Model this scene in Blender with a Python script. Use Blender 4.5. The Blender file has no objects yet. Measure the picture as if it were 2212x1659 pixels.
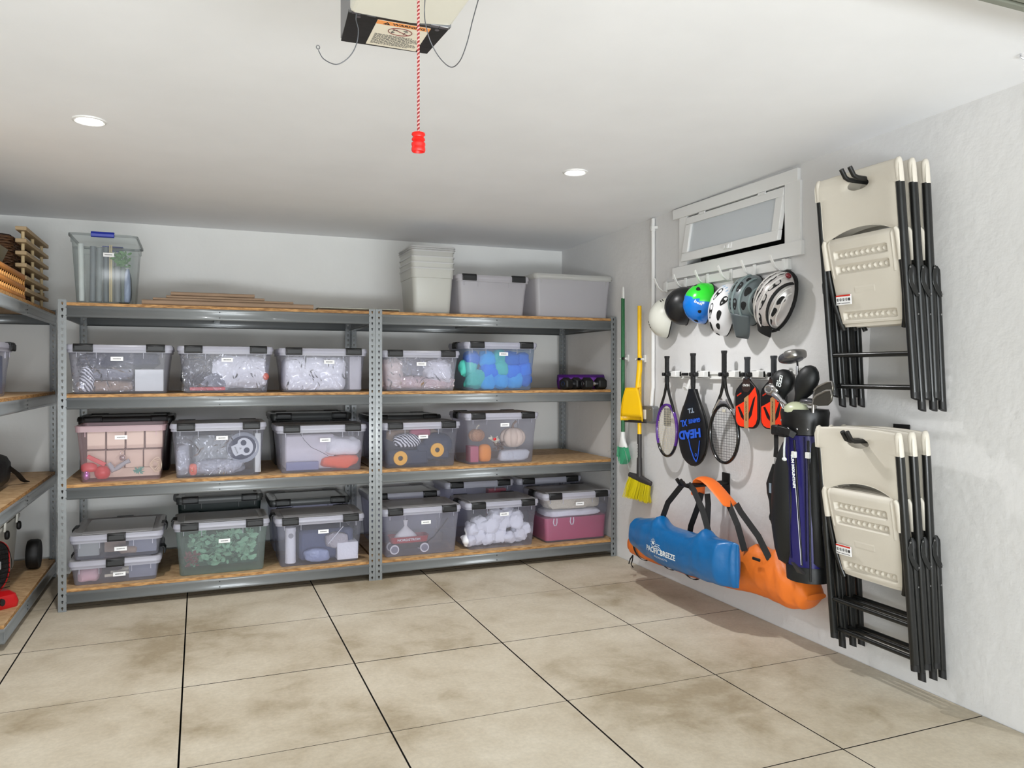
import bpy, bmesh, math, random
from mathutils import Vector, Matrix, noise
from math import sin, cos, pi, radians, sqrt, atan2
random.seed(7)
S = bpy.context.scene
COL = S.collection

# ------------------------------------------------------------------ camera, light, exposure
YAW = 22.06
cam = bpy.data.cameras.new('camera'); camo = bpy.data.objects.new('camera', cam); COL.objects.link(camo)
camo.location = (0, 0, 1.40); camo.rotation_euler = (pi/2, 0, -radians(YAW))
cam.sensor_width = 36; cam.lens = 36*1668/2212; cam.shift_y = -23.5/2212; cam.clip_start = .05
S.camera = camo
w = bpy.data.worlds.new('world'); S.world = w; w.use_nodes = True
w.node_tree.nodes['Background'].inputs[0].default_value = (.80, .92, 1.0, 1)
w.node_tree.nodes['Background'].inputs[1].default_value = 1.0
S.view_settings.view_transform = 'Standard'; S.view_settings.look = 'None'
S.view_settings.gamma = 1; S.view_settings.use_curve_mapping = False
S.view_settings.exposure = 0.78
def area(name, loc, rot, sx, sy, power, color):
    l = bpy.data.lights.new(name, 'AREA'); l.shape = 'RECTANGLE'; l.size = sx; l.size_y = sy
    l.energy = power; l.color = color
    o = bpy.data.objects.new(name, l); COL.objects.link(o); o.location = loc; o.rotation_euler = rot
    return o
# daylight that comes in through the open garage doorway behind the camera
area('daylight_through_doorway', (.6, -2.55, 1.25), (radians(84), 0, 0), 4.3, 1.8, 26, (.95, .975, 1.0))
area('upward_fill_at_doorway', (.6, -2.55, .35), (radians(132), 0, 0), 4.3, .6, 140, (.92, .965, 1.0))  # upward lamp added to lift the ceiling, standing in for driveway bounce
DOWNLIGHTS = [(-.445, 3.83), (1.92, 3.81), (-.445, 1.15), (1.92, 1.15), (-.445, -1.4), (1.92, -1.4)]
LAMP_W = 54
S.cycles.transparent_max_bounces = 24
S.cycles.max_bounces = 10
S.cycles.sample_clamp_indirect = 4

# ------------------------------------------------------------------ materials
def lin(c):
    return tuple((x/12.92 if x <= .04045 else ((x+.055)/1.055)**2.4) for x in c)
MATS = {}
def mat(name, col, rough=.5, metal=0., bump=0., bscale=60., var=0., vscale=6., coat=0., emit=0., spec=.5, aniso=None):
    if name in MATS: return MATS[name]
    m = bpy.data.materials.new(name); m.use_nodes = True; nt = m.node_tree; n = nt.nodes; L = nt.links
    b = n['Principled BSDF']; c = lin(col)+(1,)
    b.inputs['Base Color'].default_value = c
    b.inputs['Roughness'].default_value = rough; b.inputs['Metallic'].default_value = metal
    b.inputs['Specular IOR Level'].default_value = spec
    if coat: b.inputs['Coat Weight'].default_value = coat; b.inputs['Coat Roughness'].default_value = .1
    if emit:
        b.inputs['Emission Color'].default_value = c; b.inputs['Emission Strength'].default_value = emit
    tc = n.new('ShaderNodeTexCoord')
    if var:
        t = n.new('ShaderNodeTexNoise'); t.inputs['Scale'].default_value = vscale; t.inputs['Detail'].default_value = 5
        mp = n.new('ShaderNodeMapping'); L.new(tc.outputs['Object'], mp.inputs[0]); L.new(mp.outputs[0], t.inputs['Vector'])
        if aniso: mp.inputs['Scale'].default_value = aniso
        r = n.new('ShaderNodeMapRange'); r.inputs[1].default_value = .3; r.inputs[2].default_value = .7
        r.inputs[3].default_value = 1-var; r.inputs[4].default_value = 1+var*.6
        L.new(t.outputs['Fac'], r.inputs[0])
        h = n.new('ShaderNodeHueSaturation'); h.inputs['Color'].default_value = c
        L.new(r.outputs[0], h.inputs['Value']); L.new(h.outputs[0], b.inputs['Base Color'])
    if bump:
        t2 = n.new('ShaderNodeTexNoise'); t2.inputs['Scale'].default_value = bscale; t2.inputs['Detail'].default_value = 4
        L.new(tc.outputs['Object'], t2.inputs['Vector'])
        bp = n.new('ShaderNodeBump'); bp.inputs['Strength'].default_value = bump; bp.inputs['Distance'].default_value = .01
        L.new(t2.outputs['Fac'], bp.inputs['Height']); L.new(bp.outputs[0], b.inputs['Normal'])
    MATS[name] = m; return m
def plastic(name, tint=(1, 1, 1), milk=(.80, .80, .85), haze=.28, rough=.25, crumple=0., gloss=.5):
    """thin clear or milky plastic: part passes light straight, part is milky and glossy"""
    if name in MATS: return MATS[name]
    m = bpy.data.materials.new(name); m.use_nodes = True; nt = m.node_tree; n = nt.nodes; L = nt.links
    b = n['Principled BSDF']; b.inputs['Base Color'].default_value = lin(milk)+(1,)
    b.inputs['Roughness'].default_value = .45
    tr = n.new('ShaderNodeBsdfTransparent'); tr.inputs[0].default_value = lin(tint)+(1,)
    tl = n.new('ShaderNodeBsdfTranslucent'); tl.inputs[0].default_value = lin(milk)+(1,)
    mk = n.new('ShaderNodeMixShader'); mk.inputs[0].default_value = .4
    L.new(b.outputs[0], mk.inputs[1]); L.new(tl.outputs[0], mk.inputs[2])
    m1 = n.new('ShaderNodeMixShader'); m1.inputs[0].default_value = haze
    L.new(tr.outputs[0], m1.inputs[1]); L.new(mk.outputs[0], m1.inputs[2])
    gl = n.new('ShaderNodeBsdfGlossy'); gl.inputs['Roughness'].default_value = rough
    fr = n.new('ShaderNodeFresnel'); fr.inputs['IOR'].default_value = 1.45
    ml = n.new('ShaderNodeMath'); ml.operation = 'MULTIPLY'; ml.inputs[1].default_value = gloss
    L.new(fr.outputs[0], ml.inputs[0])
    m2 = n.new('ShaderNodeMixShader'); L.new(ml.outputs[0], m2.inputs[0]); L.new(m1.outputs[0], m2.inputs[1]); L.new(gl.outputs[0], m2.inputs[2])
    if crumple:
        tc = n.new('ShaderNodeTexCoord'); t = n.new('ShaderNodeTexNoise'); t.inputs['Scale'].default_value = 9; t.inputs['Distortion'].default_value = 1.2
        L.new(tc.outputs['Object'], t.inputs['Vector'])
        bp = n.new('ShaderNodeBump'); bp.inputs['Strength'].default_value = crumple; bp.inputs['Distance'].default_value = .05
        L.new(t.outputs['Fac'], bp.inputs['Height'])
        for s in (gl, fr): L.new(bp.outputs[0], s.inputs['Normal'])
    L.new(m2.outputs[0], n['Material Output'].inputs[0])
    MATS[name] = m; return m

# ------------------------------------------------------------------ mesh builder
def frame(origin, ex, ey, ez):
    M = Matrix.Identity(4)
    for i, e in enumerate((ex, ey, ez)):
        e = Vector(e)
        for j in range(3): M[j][i] = e[j]
    for j in range(3): M[j][3] = origin[j]
    return M
class MB:
    def __init__(s): s.v = []; s.f = []; s.mi = []; s.sm = []
    def add(s, vs, fs, mi=0, M=None, smooth=False):
        k = len(s.v)
        s.v += [(M @ Vector(p)) if M else Vector(p) for p in vs]
        for f in fs: s.f.append([i+k for i in f]); s.mi.append(mi); s.sm.append(smooth)
        return s
    def box(s, a, b, mi=0, M=None):
        x0, y0, z0 = [min(p, q) for p, q in zip(a, b)]; x1, y1, z1 = [max(p, q) for p, q in zip(a, b)]
        vs = [(x0,y0,z0),(x1,y0,z0),(x1,y1,z0),(x0,y1,z0),(x0,y0,z1),(x1,y0,z1),(x1,y1,z1),(x0,y1,z1)]
        return s.add(vs, [(0,3,2,1),(4,5,6,7),(0,1,5,4),(1,2,6,5),(2,3,7,6),(3,0,4,7)], mi, M)
    def loft(s, rings, mi=0, caps=(True, True), closed=True, M=None, smooth=True, loop=False):
        n = len(rings[0]); vs = [p for r in rings for p in r]; fs = []
        R = len(rings)
        for i in range(R if loop else R-1):
            j = (i+1) % R
            for k in range(n if closed else n-1):
                l = (k+1) % n
                fs.append((i*n+k, i*n+l, j*n+l, j*n+k))
        if not loop:
            if caps[0]: fs.append(tuple(range(n))[::-1])
            if caps[1]: fs.append(tuple(range((R-1)*n, R*n)))
        return s.add(vs, fs, mi, M, smooth)
    def tube(s, pts, r, n=8, mi=0, caps=True, M=None, flat=None, up=None, loop=False, face=None):
        """round tube (r may be a list) or, with flat=(w, t), a flat strap whose wide side follows up"""
        P = [Vector(p) for p in pts]; rings = []; N = len(P)
        u = None
        for i, p in enumerate(P):
            if loop: t = P[(i+1) % N]-P[i-1]
            else: t = P[min(i+1, N-1)]-P[max(i-1, 0)]
            if t.length < 1e-9: t = Vector((0,0,1))
            t.normalize()
            if face is not None: u = t.cross(Vector(face))
            elif up is not None: u = Vector(up)
            elif u is None: u = Vector((0,0,1)) if abs(t.z) < .9 else Vector((1,0,0))
            u = u-t*u.dot(t)
            if u.length < 1e-6: u = t.orthogonal()
            u.normalize(); v = t.cross(u)
            if flat:
                wq, tq = flat[0]/2, flat[1]/2
                rings.append([p+u*a*wq+v*b*tq for a, b in ((1,1),(-1,1),(-1,-1),(1,-1))])
            else:
                rr = r[i] if isinstance(r, (list, tuple)) else r
                rings.append([p+u*rr*cos(2*pi*k/n)+v*rr*sin(2*pi*k/n) for k in range(n)])
        return s.loft(rings, mi, (caps, caps), True, M, not flat, loop)
    def lathe(s, prof, M=None, n=24, mi=0, caps=(True, True)):
        return s.loft([[(r*cos(2*pi*k/n), r*sin(2*pi*k/n), z) for k in range(n)] for r, z in prof], mi, caps, True, M)
    def cyl(s, c, r, h, axis='z', n=20, mi=0, M=None):
        A = {'z': ((1,0,0),(0,1,0),(0,0,1)), 'x': ((0,1,0),(0,0,1),(1,0,0)), 'y': ((0,0,1),(1,0,0),(0,1,0))}[axis]
        F = frame(c, *A); F = (M @ F) if M else F
        return s.lathe([(r, -h/2), (r, h/2)], F, n, mi)
    def prism(s, poly, h, M=None, mi=0):
        n = len(poly); vs = [(x, y, 0) for x, y in poly]+[(x, y, h) for x, y in poly]
        fs = [tuple(range(n))[::-1], tuple(range(n, 2*n))]+[(i, (i+1) % n, n+(i+1) % n, n+i) for i in range(n)]
        return s.add(vs, fs, mi, M)
    def ball(s, c, rad, M=None, nu=20, nv=12, mi=0, e=1., nz=0., ns=5., seed=0.):
        """(super)ellipsoid, optionally lumpy"""
        vs = []; fs = []
        def sp(x, p): return math.copysign(abs(x)**p, x)
        for i in range(nv+1):
            ph = -pi/2+pi*i/nv
            for k in range(nu):
                th = 2*pi*k/nu
                p = Vector((sp(cos(ph), e)*sp(cos(th), e), sp(cos(ph), e)*sp(sin(th), e), sp(sin(ph), e)))
                q = Vector((p.x*rad[0], p.y*rad[1], p.z*rad[2]))
                if nz: q *= 1+nz*noise.noise((q+Vector((seed, seed*2.3, seed*.7)))*ns*2)+nz*.5*noise.noise((q+Vector((seed, 3, 1)))*ns*6)
                vs.append(q+Vector(c))
        for i in range(nv):
            for k in range(nu):
                l = (k+1) % nu; fs.append((i*nu+k, i*nu+l, (i+1)*nu+l, (i+1)*nu+k))
        return s.add(vs, fs, mi, M, True)
    def grid(s, fn, nu, nv, mi=0, M=None, smooth=True, thick=0.):
        vs = [fn(i/nu, j/nv) for j in range(nv+1) for i in range(nu+1)]
        fs = [(j*(nu+1)+i, j*(nu+1)+i+1, (j+1)*(nu+1)+i+1, (j+1)*(nu+1)+i) for j in range(nv) for i in range(nu)]
        return s.add(vs, fs, mi, M, smooth)
MW = {}
def _link(name, data, parent):
    o = bpy.data.objects.new(name, data); COL.objects.link(o)
    if parent: o.parent = parent
    return o
def thing(name, label, cat, loc=(0, 0, 0), group=None, M=None):
    o = _link(name, None, None); o.empty_display_size = .05
    if M is None: M = Matrix.Translation(loc)
    o.matrix_basis = M; MW[o.name] = M
    o['label'] = label; o['category'] = cat
    if group: o['group'] = group
    return o
def mk(name, mb, mats, parent=None, bevel=0., seg=1, solid=0., label=None, kind=None, weld=False, angle=40, sub=0, local=False):
    me = bpy.data.meshes.new(name)
    W = MW.get(parent.name, Matrix.Identity(4)) if parent else Matrix.Identity(4)
    if parent and not local:
        I = W.inverted(); vs = [I @ v for v in mb.v]
    else: vs = mb.v
    me.from_pydata([tuple(v) for v in vs], [], mb.f)
    if not isinstance(mats, (list, tuple)): mats = [mats]
    for m in mats: me.materials.append(m)
    if any(mb.mi): me.polygons.foreach_set('material_index', mb.mi)
    me.polygons.foreach_set('use_smooth', [True]*len(mb.f) if (bevel or any(mb.sm)) else [False]*len(mb.f))
    bm = bmesh.new(); bm.from_mesh(me)
    if weld: bmesh.ops.remove_doubles(bm, verts=bm.verts, dist=1e-5)
    bmesh.ops.recalc_face_normals(bm, faces=bm.faces); bm.to_mesh(me); bm.free()
    me.update()
    if any(mb.sm) or bevel: me.set_sharp_from_angle(angle=radians(angle))
    o = _link(name, me, parent)
    if parent: MW[o.name] = W
    if solid: md = o.modifiers.new('s', 'SOLIDIFY'); md.thickness = solid; md.offset = 0
    if bevel:
        md = o.modifiers.new('b', 'BEVEL'); md.width = bevel; md.segments = seg; md.limit_method = 'ANGLE'; md.angle_limit = radians(35)
    if sub: md = o.modifiers.new('u', 'SUBSURF'); md.levels = sub; md.render_levels = sub
    if label: o['label'] = label
    if kind: o['kind'] = kind
    return o
def tag(o, label, cat, group=None):
    o['label'] = label; o['category'] = cat
    if group: o['group'] = group
    return o
def text(body, size, M, m, parent, name='lettering', ext=.0004, sx=1., bold=0., align='CENTER', sub_of=None):
    cu = bpy.data.curves.new('t', 'FONT'); cu.body = body; cu.size = size; cu.align_x = align; cu.align_y = 'CENTER'
    cu.extrude = ext; cu.offset = bold; cu.resolution_u = 3
    t = bpy.data.objects.new('t', cu); me = bpy.data.meshes.new_from_object(t); bpy.data.objects.remove(t)
    W = MW[parent.name].inverted() @ M @ Matrix.Diagonal((sx, 1, 1, 1))
    me.transform(W); me.materials.clear(); me.materials.append(m)
    o = _link(name, me, parent); MW[o.name] = MW[parent.name]; return o
def rr(w, d, r, n=4, cx=0., cy=0., z=0.):
    out = []
    for qx, qy, a0 in ((1,1,0),(-1,1,90),(-1,-1,180),(1,-1,270)):
        for k in range(n+1):
            a = radians(a0+90*k/n); out.append((cx+qx*(w/2-r)+r*cos(a), cy+qy*(d/2-r)+r*sin(a), z))
    return out
def nz(p, s=1., seed=0.): return noise.noise(Vector(p)*s+Vector((seed, seed*1.7, -seed)))
# ------------------------------------------------------------------ room
XL, XR, YB, YF = -1.86, 2.972, 6.16, -2.6
def ceil_z(y): return 2.475+(6.16-y)*.0135
def struct(name, mb, m, parent=None, **k):
    o = mk(name, mb, m, parent, **k)
    if not parent: o['kind'] = 'structure'
    return o
def wallmat(name, col, bump, seed):
    m = bpy.data.materials.new(name); m.use_nodes = True; nt = m.node_tree; n = nt.nodes; L = nt.links
    b = n['Principled BSDF']; b.inputs['Roughness'].default_value = .75; b.inputs['Specular IOR Level'].default_value = .25
    g = n.new('ShaderNodeNewGeometry'); t = n.new('ShaderNodeTexNoise'); t.inputs['Scale'].default_value = 2.2; t.inputs['Detail'].default_value = 6
    L.new(g.outputs['Position'], t.inputs['Vector'])
    cr = n.new('ShaderNodeValToRGB'); c = lin(col)
    cr.color_ramp.elements[0].position = .35; cr.color_ramp.elements[0].color = tuple(x*.955 for x in c)+(1,)
    cr.color_ramp.elements[1].position = .7; cr.color_ramp.elements[1].color = c+(1,)
    L.new(t.outputs['Fac'], cr.inputs[0]); L.new(cr.outputs[0], b.inputs['Base Color'])
    t2 = n.new('ShaderNodeTexNoise'); t2.inputs['Scale'].default_value = 26; t2.inputs['Detail'].default_value = 6
    t3 = n.new('ShaderNodeTexNoise'); t3.inputs['Scale'].default_value = 5; t3.inputs['Detail'].default_value = 3
    for q in (t2, t3): L.new(g.outputs['Position'], q.inputs['Vector'])
    ad = n.new('ShaderNodeMath'); ad.operation = 'MULTIPLY_ADD'; ad.inputs[1].default_value = 1.6
    L.new(t3.outputs['Fac'], ad.inputs[0]); L.new(t2.outputs['Fac'], ad.inputs[2])
    bp = n.new('ShaderNodeBump'); bp.inputs['Strength'].default_value = bump; bp.inputs['Distance'].default_value = .012
    L.new(ad.outputs[0], bp.inputs['Height']); L.new(bp.outputs[0], b.inputs['Normal'])
    return m
M_wall = wallmat('painted_plaster_wall', (.925, .925, .915), .10, 1)
M_wallr = wallmat('rough_painted_concrete_wall', (.875, .872, .87), .24, 2)
M_ceil = wallmat('ceiling_paint', (.955, .96, .97), .04, 3)
def floormat():
    m = bpy.data.materials.new('stained_concrete'); m.use_nodes = True; nt = m.node_tree; n = nt.nodes; L = nt.links
    b = n['Principled BSDF']; b.inputs['Roughness'].default_value = .55; b.inputs['Specular IOR Level'].default_value = .35
    g = n.new('ShaderNodeNewGeometry')
    def nn(scale, det, dist=0.):
        t = n.new('ShaderNodeTexNoise'); t.inputs['Scale'].default_value = scale; t.inputs['Detail'].default_value = det
        t.inputs['Distortion'].default_value = dist; t.inputs['Roughness'].default_value = .62
        L.new(g.outputs['Position'], t.inputs['Vector']); return t
    a = nn(1.25, 6, .3); c2 = nn(6, 10, .6); f = nn(55, 8)
    cr = n.new('ShaderNodeValToRGB'); el = cr.color_ramp.elements
    el[0].position = .33; el[0].color = lin((.635, .58, .485))+(1,)
    el[1].position = .70; el[1].color = lin((.82, .785, .715))+(1,)
    e = el.new(.47); e.color = lin((.745, .70, .62))+(1,)
    e = el.new(.58); e.color = lin((.785, .745, .67))+(1,)
    mx = n.new('ShaderNodeMath'); mx.operation = 'MULTIPLY_ADD'; mx.inputs[1].default_value = .35
    sb = n.new('ShaderNodeMath'); sb.operation = 'SUBTRACT'; sb.inputs[1].default_value = .5
    L.new(c2.outputs['Fac'], sb.inputs[0]); L.new(sb.outputs[0], mx.inputs[0]); L.new(a.outputs['Fac'], mx.inputs[2])
    L.new(mx.outputs[0], cr.inputs[0])
    hv = n.new('ShaderNodeHueSaturation'); mr = n.new('ShaderNodeMapRange')
    mr.inputs[1].default_value = .35; mr.inputs[2].default_value = .65; mr.inputs[3].default_value = .93; mr.inputs[4].default_value = 1.06
    L.new(f.outputs['Fac'], mr.inputs[0]); L.new(mr.outputs[0], hv.inputs['Value']); L.new(cr.outputs[0], hv.inputs['Color'])
    L.new(hv.outputs[0], b.inputs['Base Color'])
    bp = n.new('ShaderNodeBump'); bp.inputs['Strength'].default_value = .25; bp.inputs['Distance'].default_value = .004
    L.new(f.outputs['Fac'], bp.inputs['Height']); L.new(bp.outputs[0], b.inputs['Normal'])
    return m
M_floor = floormat(); M_joint = mat('dark_joint', (.10, .085, .065), .95)  # near-black joint colour, also used on the slab sides
fl = struct('floor', MB().box((XL-.1, YF, -.12), (XR+.1, YB+.1, -.03)), M_joint)
JX = [XL] + [2.222-.7635*k for k in range(5, -1, -1)] + [XR]
JX = sorted(x for x in JX if XL <= x <= XR)
JY = [YF] + [y for y in (2.97+.768*k for k in range(-7, 4)) if YF < y < YB] + [YB]
for i in range(len(JX)-1):
    for j in range(len(JY)-1):
        gx, gy = .0036, .0024
        x0, x1 = JX[i]+gx, JX[i+1]-gx; y0, y1 = JY[j]+gy, JY[j+1]-gy
        if x1-x0 < .02: continue
        sl = mk('slab', MB().box((x0, y0, -.06), (x1, y1, random.uniform(-.0008, .0006))), [M_floor, M_joint], fl)
        for p in sl.data.polygons: p.material_index = 0 if p.normal.z > .5 else 1
T = .12
struct('wall_back', MB().box((XL-T, YB, -.1), (XR+T, YB+T, 2.75)), M_wall)
struct('wall_left', MB().box((XL-T, YF, -.1), (XL, YB, 2.75)), M_wall)
# right wall with the window opening
WY0, WY1, WZ0, WZ1 = 3.335, 4.255, 2.105, 2.425
mb = MB()
for a, b in (((XR, YF, -.1), (XR+T, WY0, 2.75)), ((XR, WY1, -.1), (XR+T, YB, 2.75)),
             ((XR, WY0, -.1), (XR+T, WY1, WZ0)), ((XR, WY0, WZ1), (XR+T, WY1, 2.75))): mb.box(a, b)
struct('wall_right', mb, M_wallr)
# front wall around the wide doorway
mb = MB(); mb.box((XL-T, YF-T, -.1), (-1.6, YF, 2.75)).box((2.75, YF-T, -.1), (XR+T, YF, 2.75)).box((-1.6, YF-T, 2.2), (2.75, YF, 2.75))
struct('wall_front', mb, M_wall)
mb = MB()
c0, c1 = ceil_z(YF-T), ceil_z(YB+T)
mb.add([(XL-T,YF-T,c0),(XR+T,YF-T,c0),(XR+T,YB+T,c1),(XL-T,YB+T,c1),(XL-T,YF-T,c0+.15),(XR+T,YF-T,c0+.15),(XR+T,YB+T,c1+.15),(XL-T,YB+T,c1+.15)],
       [(0,1,2,3),(7,6,5,4),(0,4,5,1),(1,5,6,2),(2,6,7,3),(3,7,4,0)])
struct('ceiling', mb, M_ceil)
struct('ground_outside', MB().box((-6, -12, -.14), (6, YF-T, -.02)), mat('driveway_concrete', (.62, .62, .60), .9, var=.1))

# window: casing, sill board and a hopper sash that leans into the room
M_trim = mat('white_gloss_paint', (.92, .92, .915), .4)
M_trim2 = mat('white_pvc', (.92, .92, .915), .35)
def bxs(*a):
    m = MB()
    for p, q in a: m.box(p, q)
    return m
wn = struct('window_1', bxs(((XR+.095, WY0, WZ0), (XR+.10, WY1, WZ1))), mat('dark_behind_sash', (.02, .02, .02), .9))  # near-black sheet puts the darkness behind the sash into its colour
mk('lining', bxs(((XR-.002, WY0-.012, WZ0), (XR+.095, WY0+.002, WZ1)), ((XR-.002, WY1-.002, WZ0), (XR+.095, WY1+.012, WZ1))), M_trim, wn)
mk('casing', bxs(((XR-.018, 3.222, 2.10), (XR, 3.34, 2.43))), M_trim, wn, bevel=.002)
mk('casing', bxs(((XR-.018, 4.25, 2.10), (XR, 4.335, 2.43))), M_trim, wn, bevel=.002)
mk('casing', bxs(((XR-.022, 3.235, 2.425), (XR, 4.405, 2.494))), M_trim, wn, bevel=.002)
mk('window_sill', bxs(((XR-.026, 3.205, 2.028), (XR, 4.405, 2.105))), M_trim, wn, bevel=.002)
ang = radians(9)
SF = frame((XR-.004, 0, 2.418), (cos(ang), 0, sin(ang)), (0, 1, 0), (sin(ang)*1, 0, -cos(ang)))
SF = frame((XR-.004, 0, 2.418), (-cos(ang), 0, -sin(ang)), (0, 1, 0), (-sin(ang), 0, -cos(ang)) if False else (-sin(ang), 0, -cos(ang)))
sh = .298
mb = MB()
for a, b in (((-.014, 3.342, 0), (.016, 4.248, .05)), ((-.014, 3.342, sh-.058), (.016, 4.248, sh)),
             ((-.014, 3.342, .05), (.016, 3.40, sh-.058)), ((-.014, 4.19, .05), (.016, 4.248, sh-.058))): mb.box(a, b, M=SF)
mk('sash', mb, M_trim2, wn, bevel=.003)
mk('pane', MB().box((-.004, 3.40, .05), (.001, 4.19, sh-.058), M=SF), mat('frosted_glass', (.80, .82, .84), .25), wn)
mk('latch', MB().box((.016, 3.73, sh-.052), (.026, 3.80, sh-.018), M=SF).cyl((.030, 3.785, sh-.032), .011, .012, 'x', M=SF).box((.02, 3.745, sh-.045), (.036, 3.765, sh-.02), M=SF), M_trim2, wn, bevel=.002)
for yy in (3.52, 4.08):
    mk('hinge', MB().box((.012, yy-.03, -.008), (.021, yy+.03, .008), M=SF), M_trim2, wn)

# open overhead door behind and above, its rail end shows at the top right
M_door = mat('galvanised_door', (.50, .51, .46), .45, .3)
d = struct('door_1', bxs(((-1.45, -1.35, 2.365), (2.66, 1.36, 2.40))), mat('door_panel_paint', (.55, .56, .52), .5))
mk('door_rail', bxs(((-1.45, 1.36, 2.352), (2.66, 1.383, 2.405))), M_door, d, bevel=.003)
for k in range(4): mk('door_panel', bxs(((-1.42, -1.33+k*.675, 2.352), (2.63, -1.33+k*.675+.655, 2.366))), M_door, d, bevel=.003)

# recessed ceiling lamps
M_glow = mat('lamp_glow', (1, 1, 1), emit=14.)
for i, (x, y) in enumerate(DOWNLIGHTS):
    z = ceil_z(y)
    lab = {0: 'round recessed ceiling light above the left storage rack', 1: 'round recessed ceiling light nearer the window, on the right'}.get(i, 'round recessed ceiling light behind the viewer')
    t = thing('ceiling_light', lab, 'light', (x, y, z), 'recessed ceiling lights')
    mk('trim_ring', MB().lathe([(.049, .006), (.052, -.004), (.060, -.007), (.068, -.004), (.070, .002)], Matrix.Translation((x, y, z)), 40, caps=(False, False)), M_trim2, t)
    mk('lamp', MB().lathe([(.0505, -.003), (.03, -.006), (.001, -.007)], Matrix.Translation((x, y, z)), 32), M_glow, t)
    l = bpy.data.lights.new('bulb', 'SPOT'); l.energy = LAMP_W; l.color = (1, .995, 1); l.spot_size = radians(150); l.spot_blend = .9; l.shadow_soft_size = .045
    lo = bpy.data.objects.new('bulb', l); COL.objects.link(lo); lo.parent = t; lo.location = (0, 0, -.06)
# ------------------------------------------------------------------ boltless shelving
M_steel = mat('grey_enamel_steel', (.47, .485, .49), .30, .15, coat=.35)
M_rivet = mat('dull_rivet', (.22, .23, .23), .4, .5)
def osb(name, face):
    m = bpy.data.materials.new(name); m.use_nodes = True; nt = m.node_tree; n = nt.nodes; L = nt.links
    b = n['Principled BSDF']; b.inputs['Roughness'].default_value = .65
    g = n.new('ShaderNodeNewGeometry'); t = n.new('ShaderNodeTexNoise'); t.inputs['Scale'].default_value = 70; t.inputs['Detail'].default_value = 6
    mp = n.new('ShaderNodeMapping'); mp.inputs['Scale'].default_value = (.35, .5, 1.6); L.new(g.outputs['Position'], mp.inputs[0]); L.new(mp.outputs[0], t.inputs['Vector'])
    cr = n.new('ShaderNodeValToRGB'); el = cr.color_ramp.elements
    a, c = ((.52, .36, .18), (.76, .58, .36)) if not face else ((.66, .53, .38), (.78, .66, .50))
    el[0].position = .35; el[0].color = lin(a)+(1,); el[1].position = .65; el[1].color = lin(c)+(1,)
    L.new(t.outputs['Fac'], cr.inputs[0]); L.new(cr.outputs[0], b.inputs['Base Color']); return m
M_bedge = osb('particleboard_edge', False); M_bface = osb('particleboard_face', True)
PW = .043
def keyhole_r(th):
    r = 0.
    c, s = cos(th), sin(th); cz = .004; R = .0062
    bq = s*cz; disc = bq*bq-(cz*cz-R*R)
    if disc > 0: r = max(r, bq+sqrt(disc))
    hw = .0034
    if abs(c) > 1e-6: rs = hw/abs(c)
    else: rs = 9
    if s < 0: rs = min(rs, .0115/abs(s))
    elif s >= 0: rs = min(rs, .004/max(abs(s), 1e-6))
    return max(r, rs)
def post_face(mb, org, ex, h, w=PW, t=.002, zoff=0.):
    """sheet-steel strip with punched keyholes; ex is the direction of its width"""
    P = .0381; n = int(h/P); ch = P
    ca = atan2(ch/2, w/2)
    angs = [0, .35, ca, 1.0, pi/2, pi-1.0, pi-ca, pi-.35, pi, pi+.35, pi+ca, pi+1.0, 1.5*pi, -1.0, -ca, -.35]
    inn = [(keyhole_r(a)*cos(a), keyhole_r(a)*sin(a)) for a in angs]
    out = []
    for a in angs:
        c, s = cos(a), sin(a); k = min((w/2)/abs(c) if abs(c) > 1e-6 else 9, (ch/2)/abs(s) if abs(s) > 1e-6 else 9)
        out.append((k*c, k*s))
    ex = Vector(ex); O = Vector(org); m = len(angs)
    for i in range(n):
        zc = zoff+(i+.5)*P
        vs = [O+ex*(w/2+x)+Vector((0, 0, zc+z)) for x, z in inn]+[O+ex*(w/2+x)+Vector((0, 0, zc+z)) for x, z in out]
        mb.add(vs, [(k, (k+1) % m, m+(k+1) % m, m+k) for k in range(m)])
    z0 = zoff+n*P
    if h-z0 > .001: mb.add([O+Vector((0,0,z0)), O+ex*w+Vector((0,0,z0)), O+ex*w+Vector((0,0,h)), O+Vector((0,0,h))], [(0,1,2,3)])
def post(parent, x, y, sx, sy, h=1.832):
    """angle post, corner at (x, y); flanges run sx along x and sy along y"""
    mb = MB(); post_face(mb, (x, y, 0), (sx, 0, 0), h); post_face(mb, (x, y, 0), (0, sy, 0), h)
    return mk('post', mb, M_steel, parent, solid=.0018, weld=True)
LEV = [.13, .743, 1.274, 1.817]; BT = .019; BH = .068
def beam(parent, a, b, ztop, inward, h=BH):
    """rolled beam: web with a lip top and bottom; inward is a unit vector towards the rack"""
    a, b = Vector(a), Vector(b); i = Vector(inward); mb = MB()
    prof = [(0.010, -.004), (.002, 0), (0, -.003), (-.002, -.012), (.0005, -.018), (.0005, -h+.016), (-.002, -h+.010), (0, -h+.002), (.003, -h), (.014, -h+.001)]
    r = [[p+i*q+Vector((0, 0, ztop+z)) for q, z in prof] for p in (a, b)]
    mb.loft(r, caps=(False, False), closed=False, smooth=True)
    return mk('beam', mb, M_steel, parent, solid=.0018, angle=30)
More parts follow.
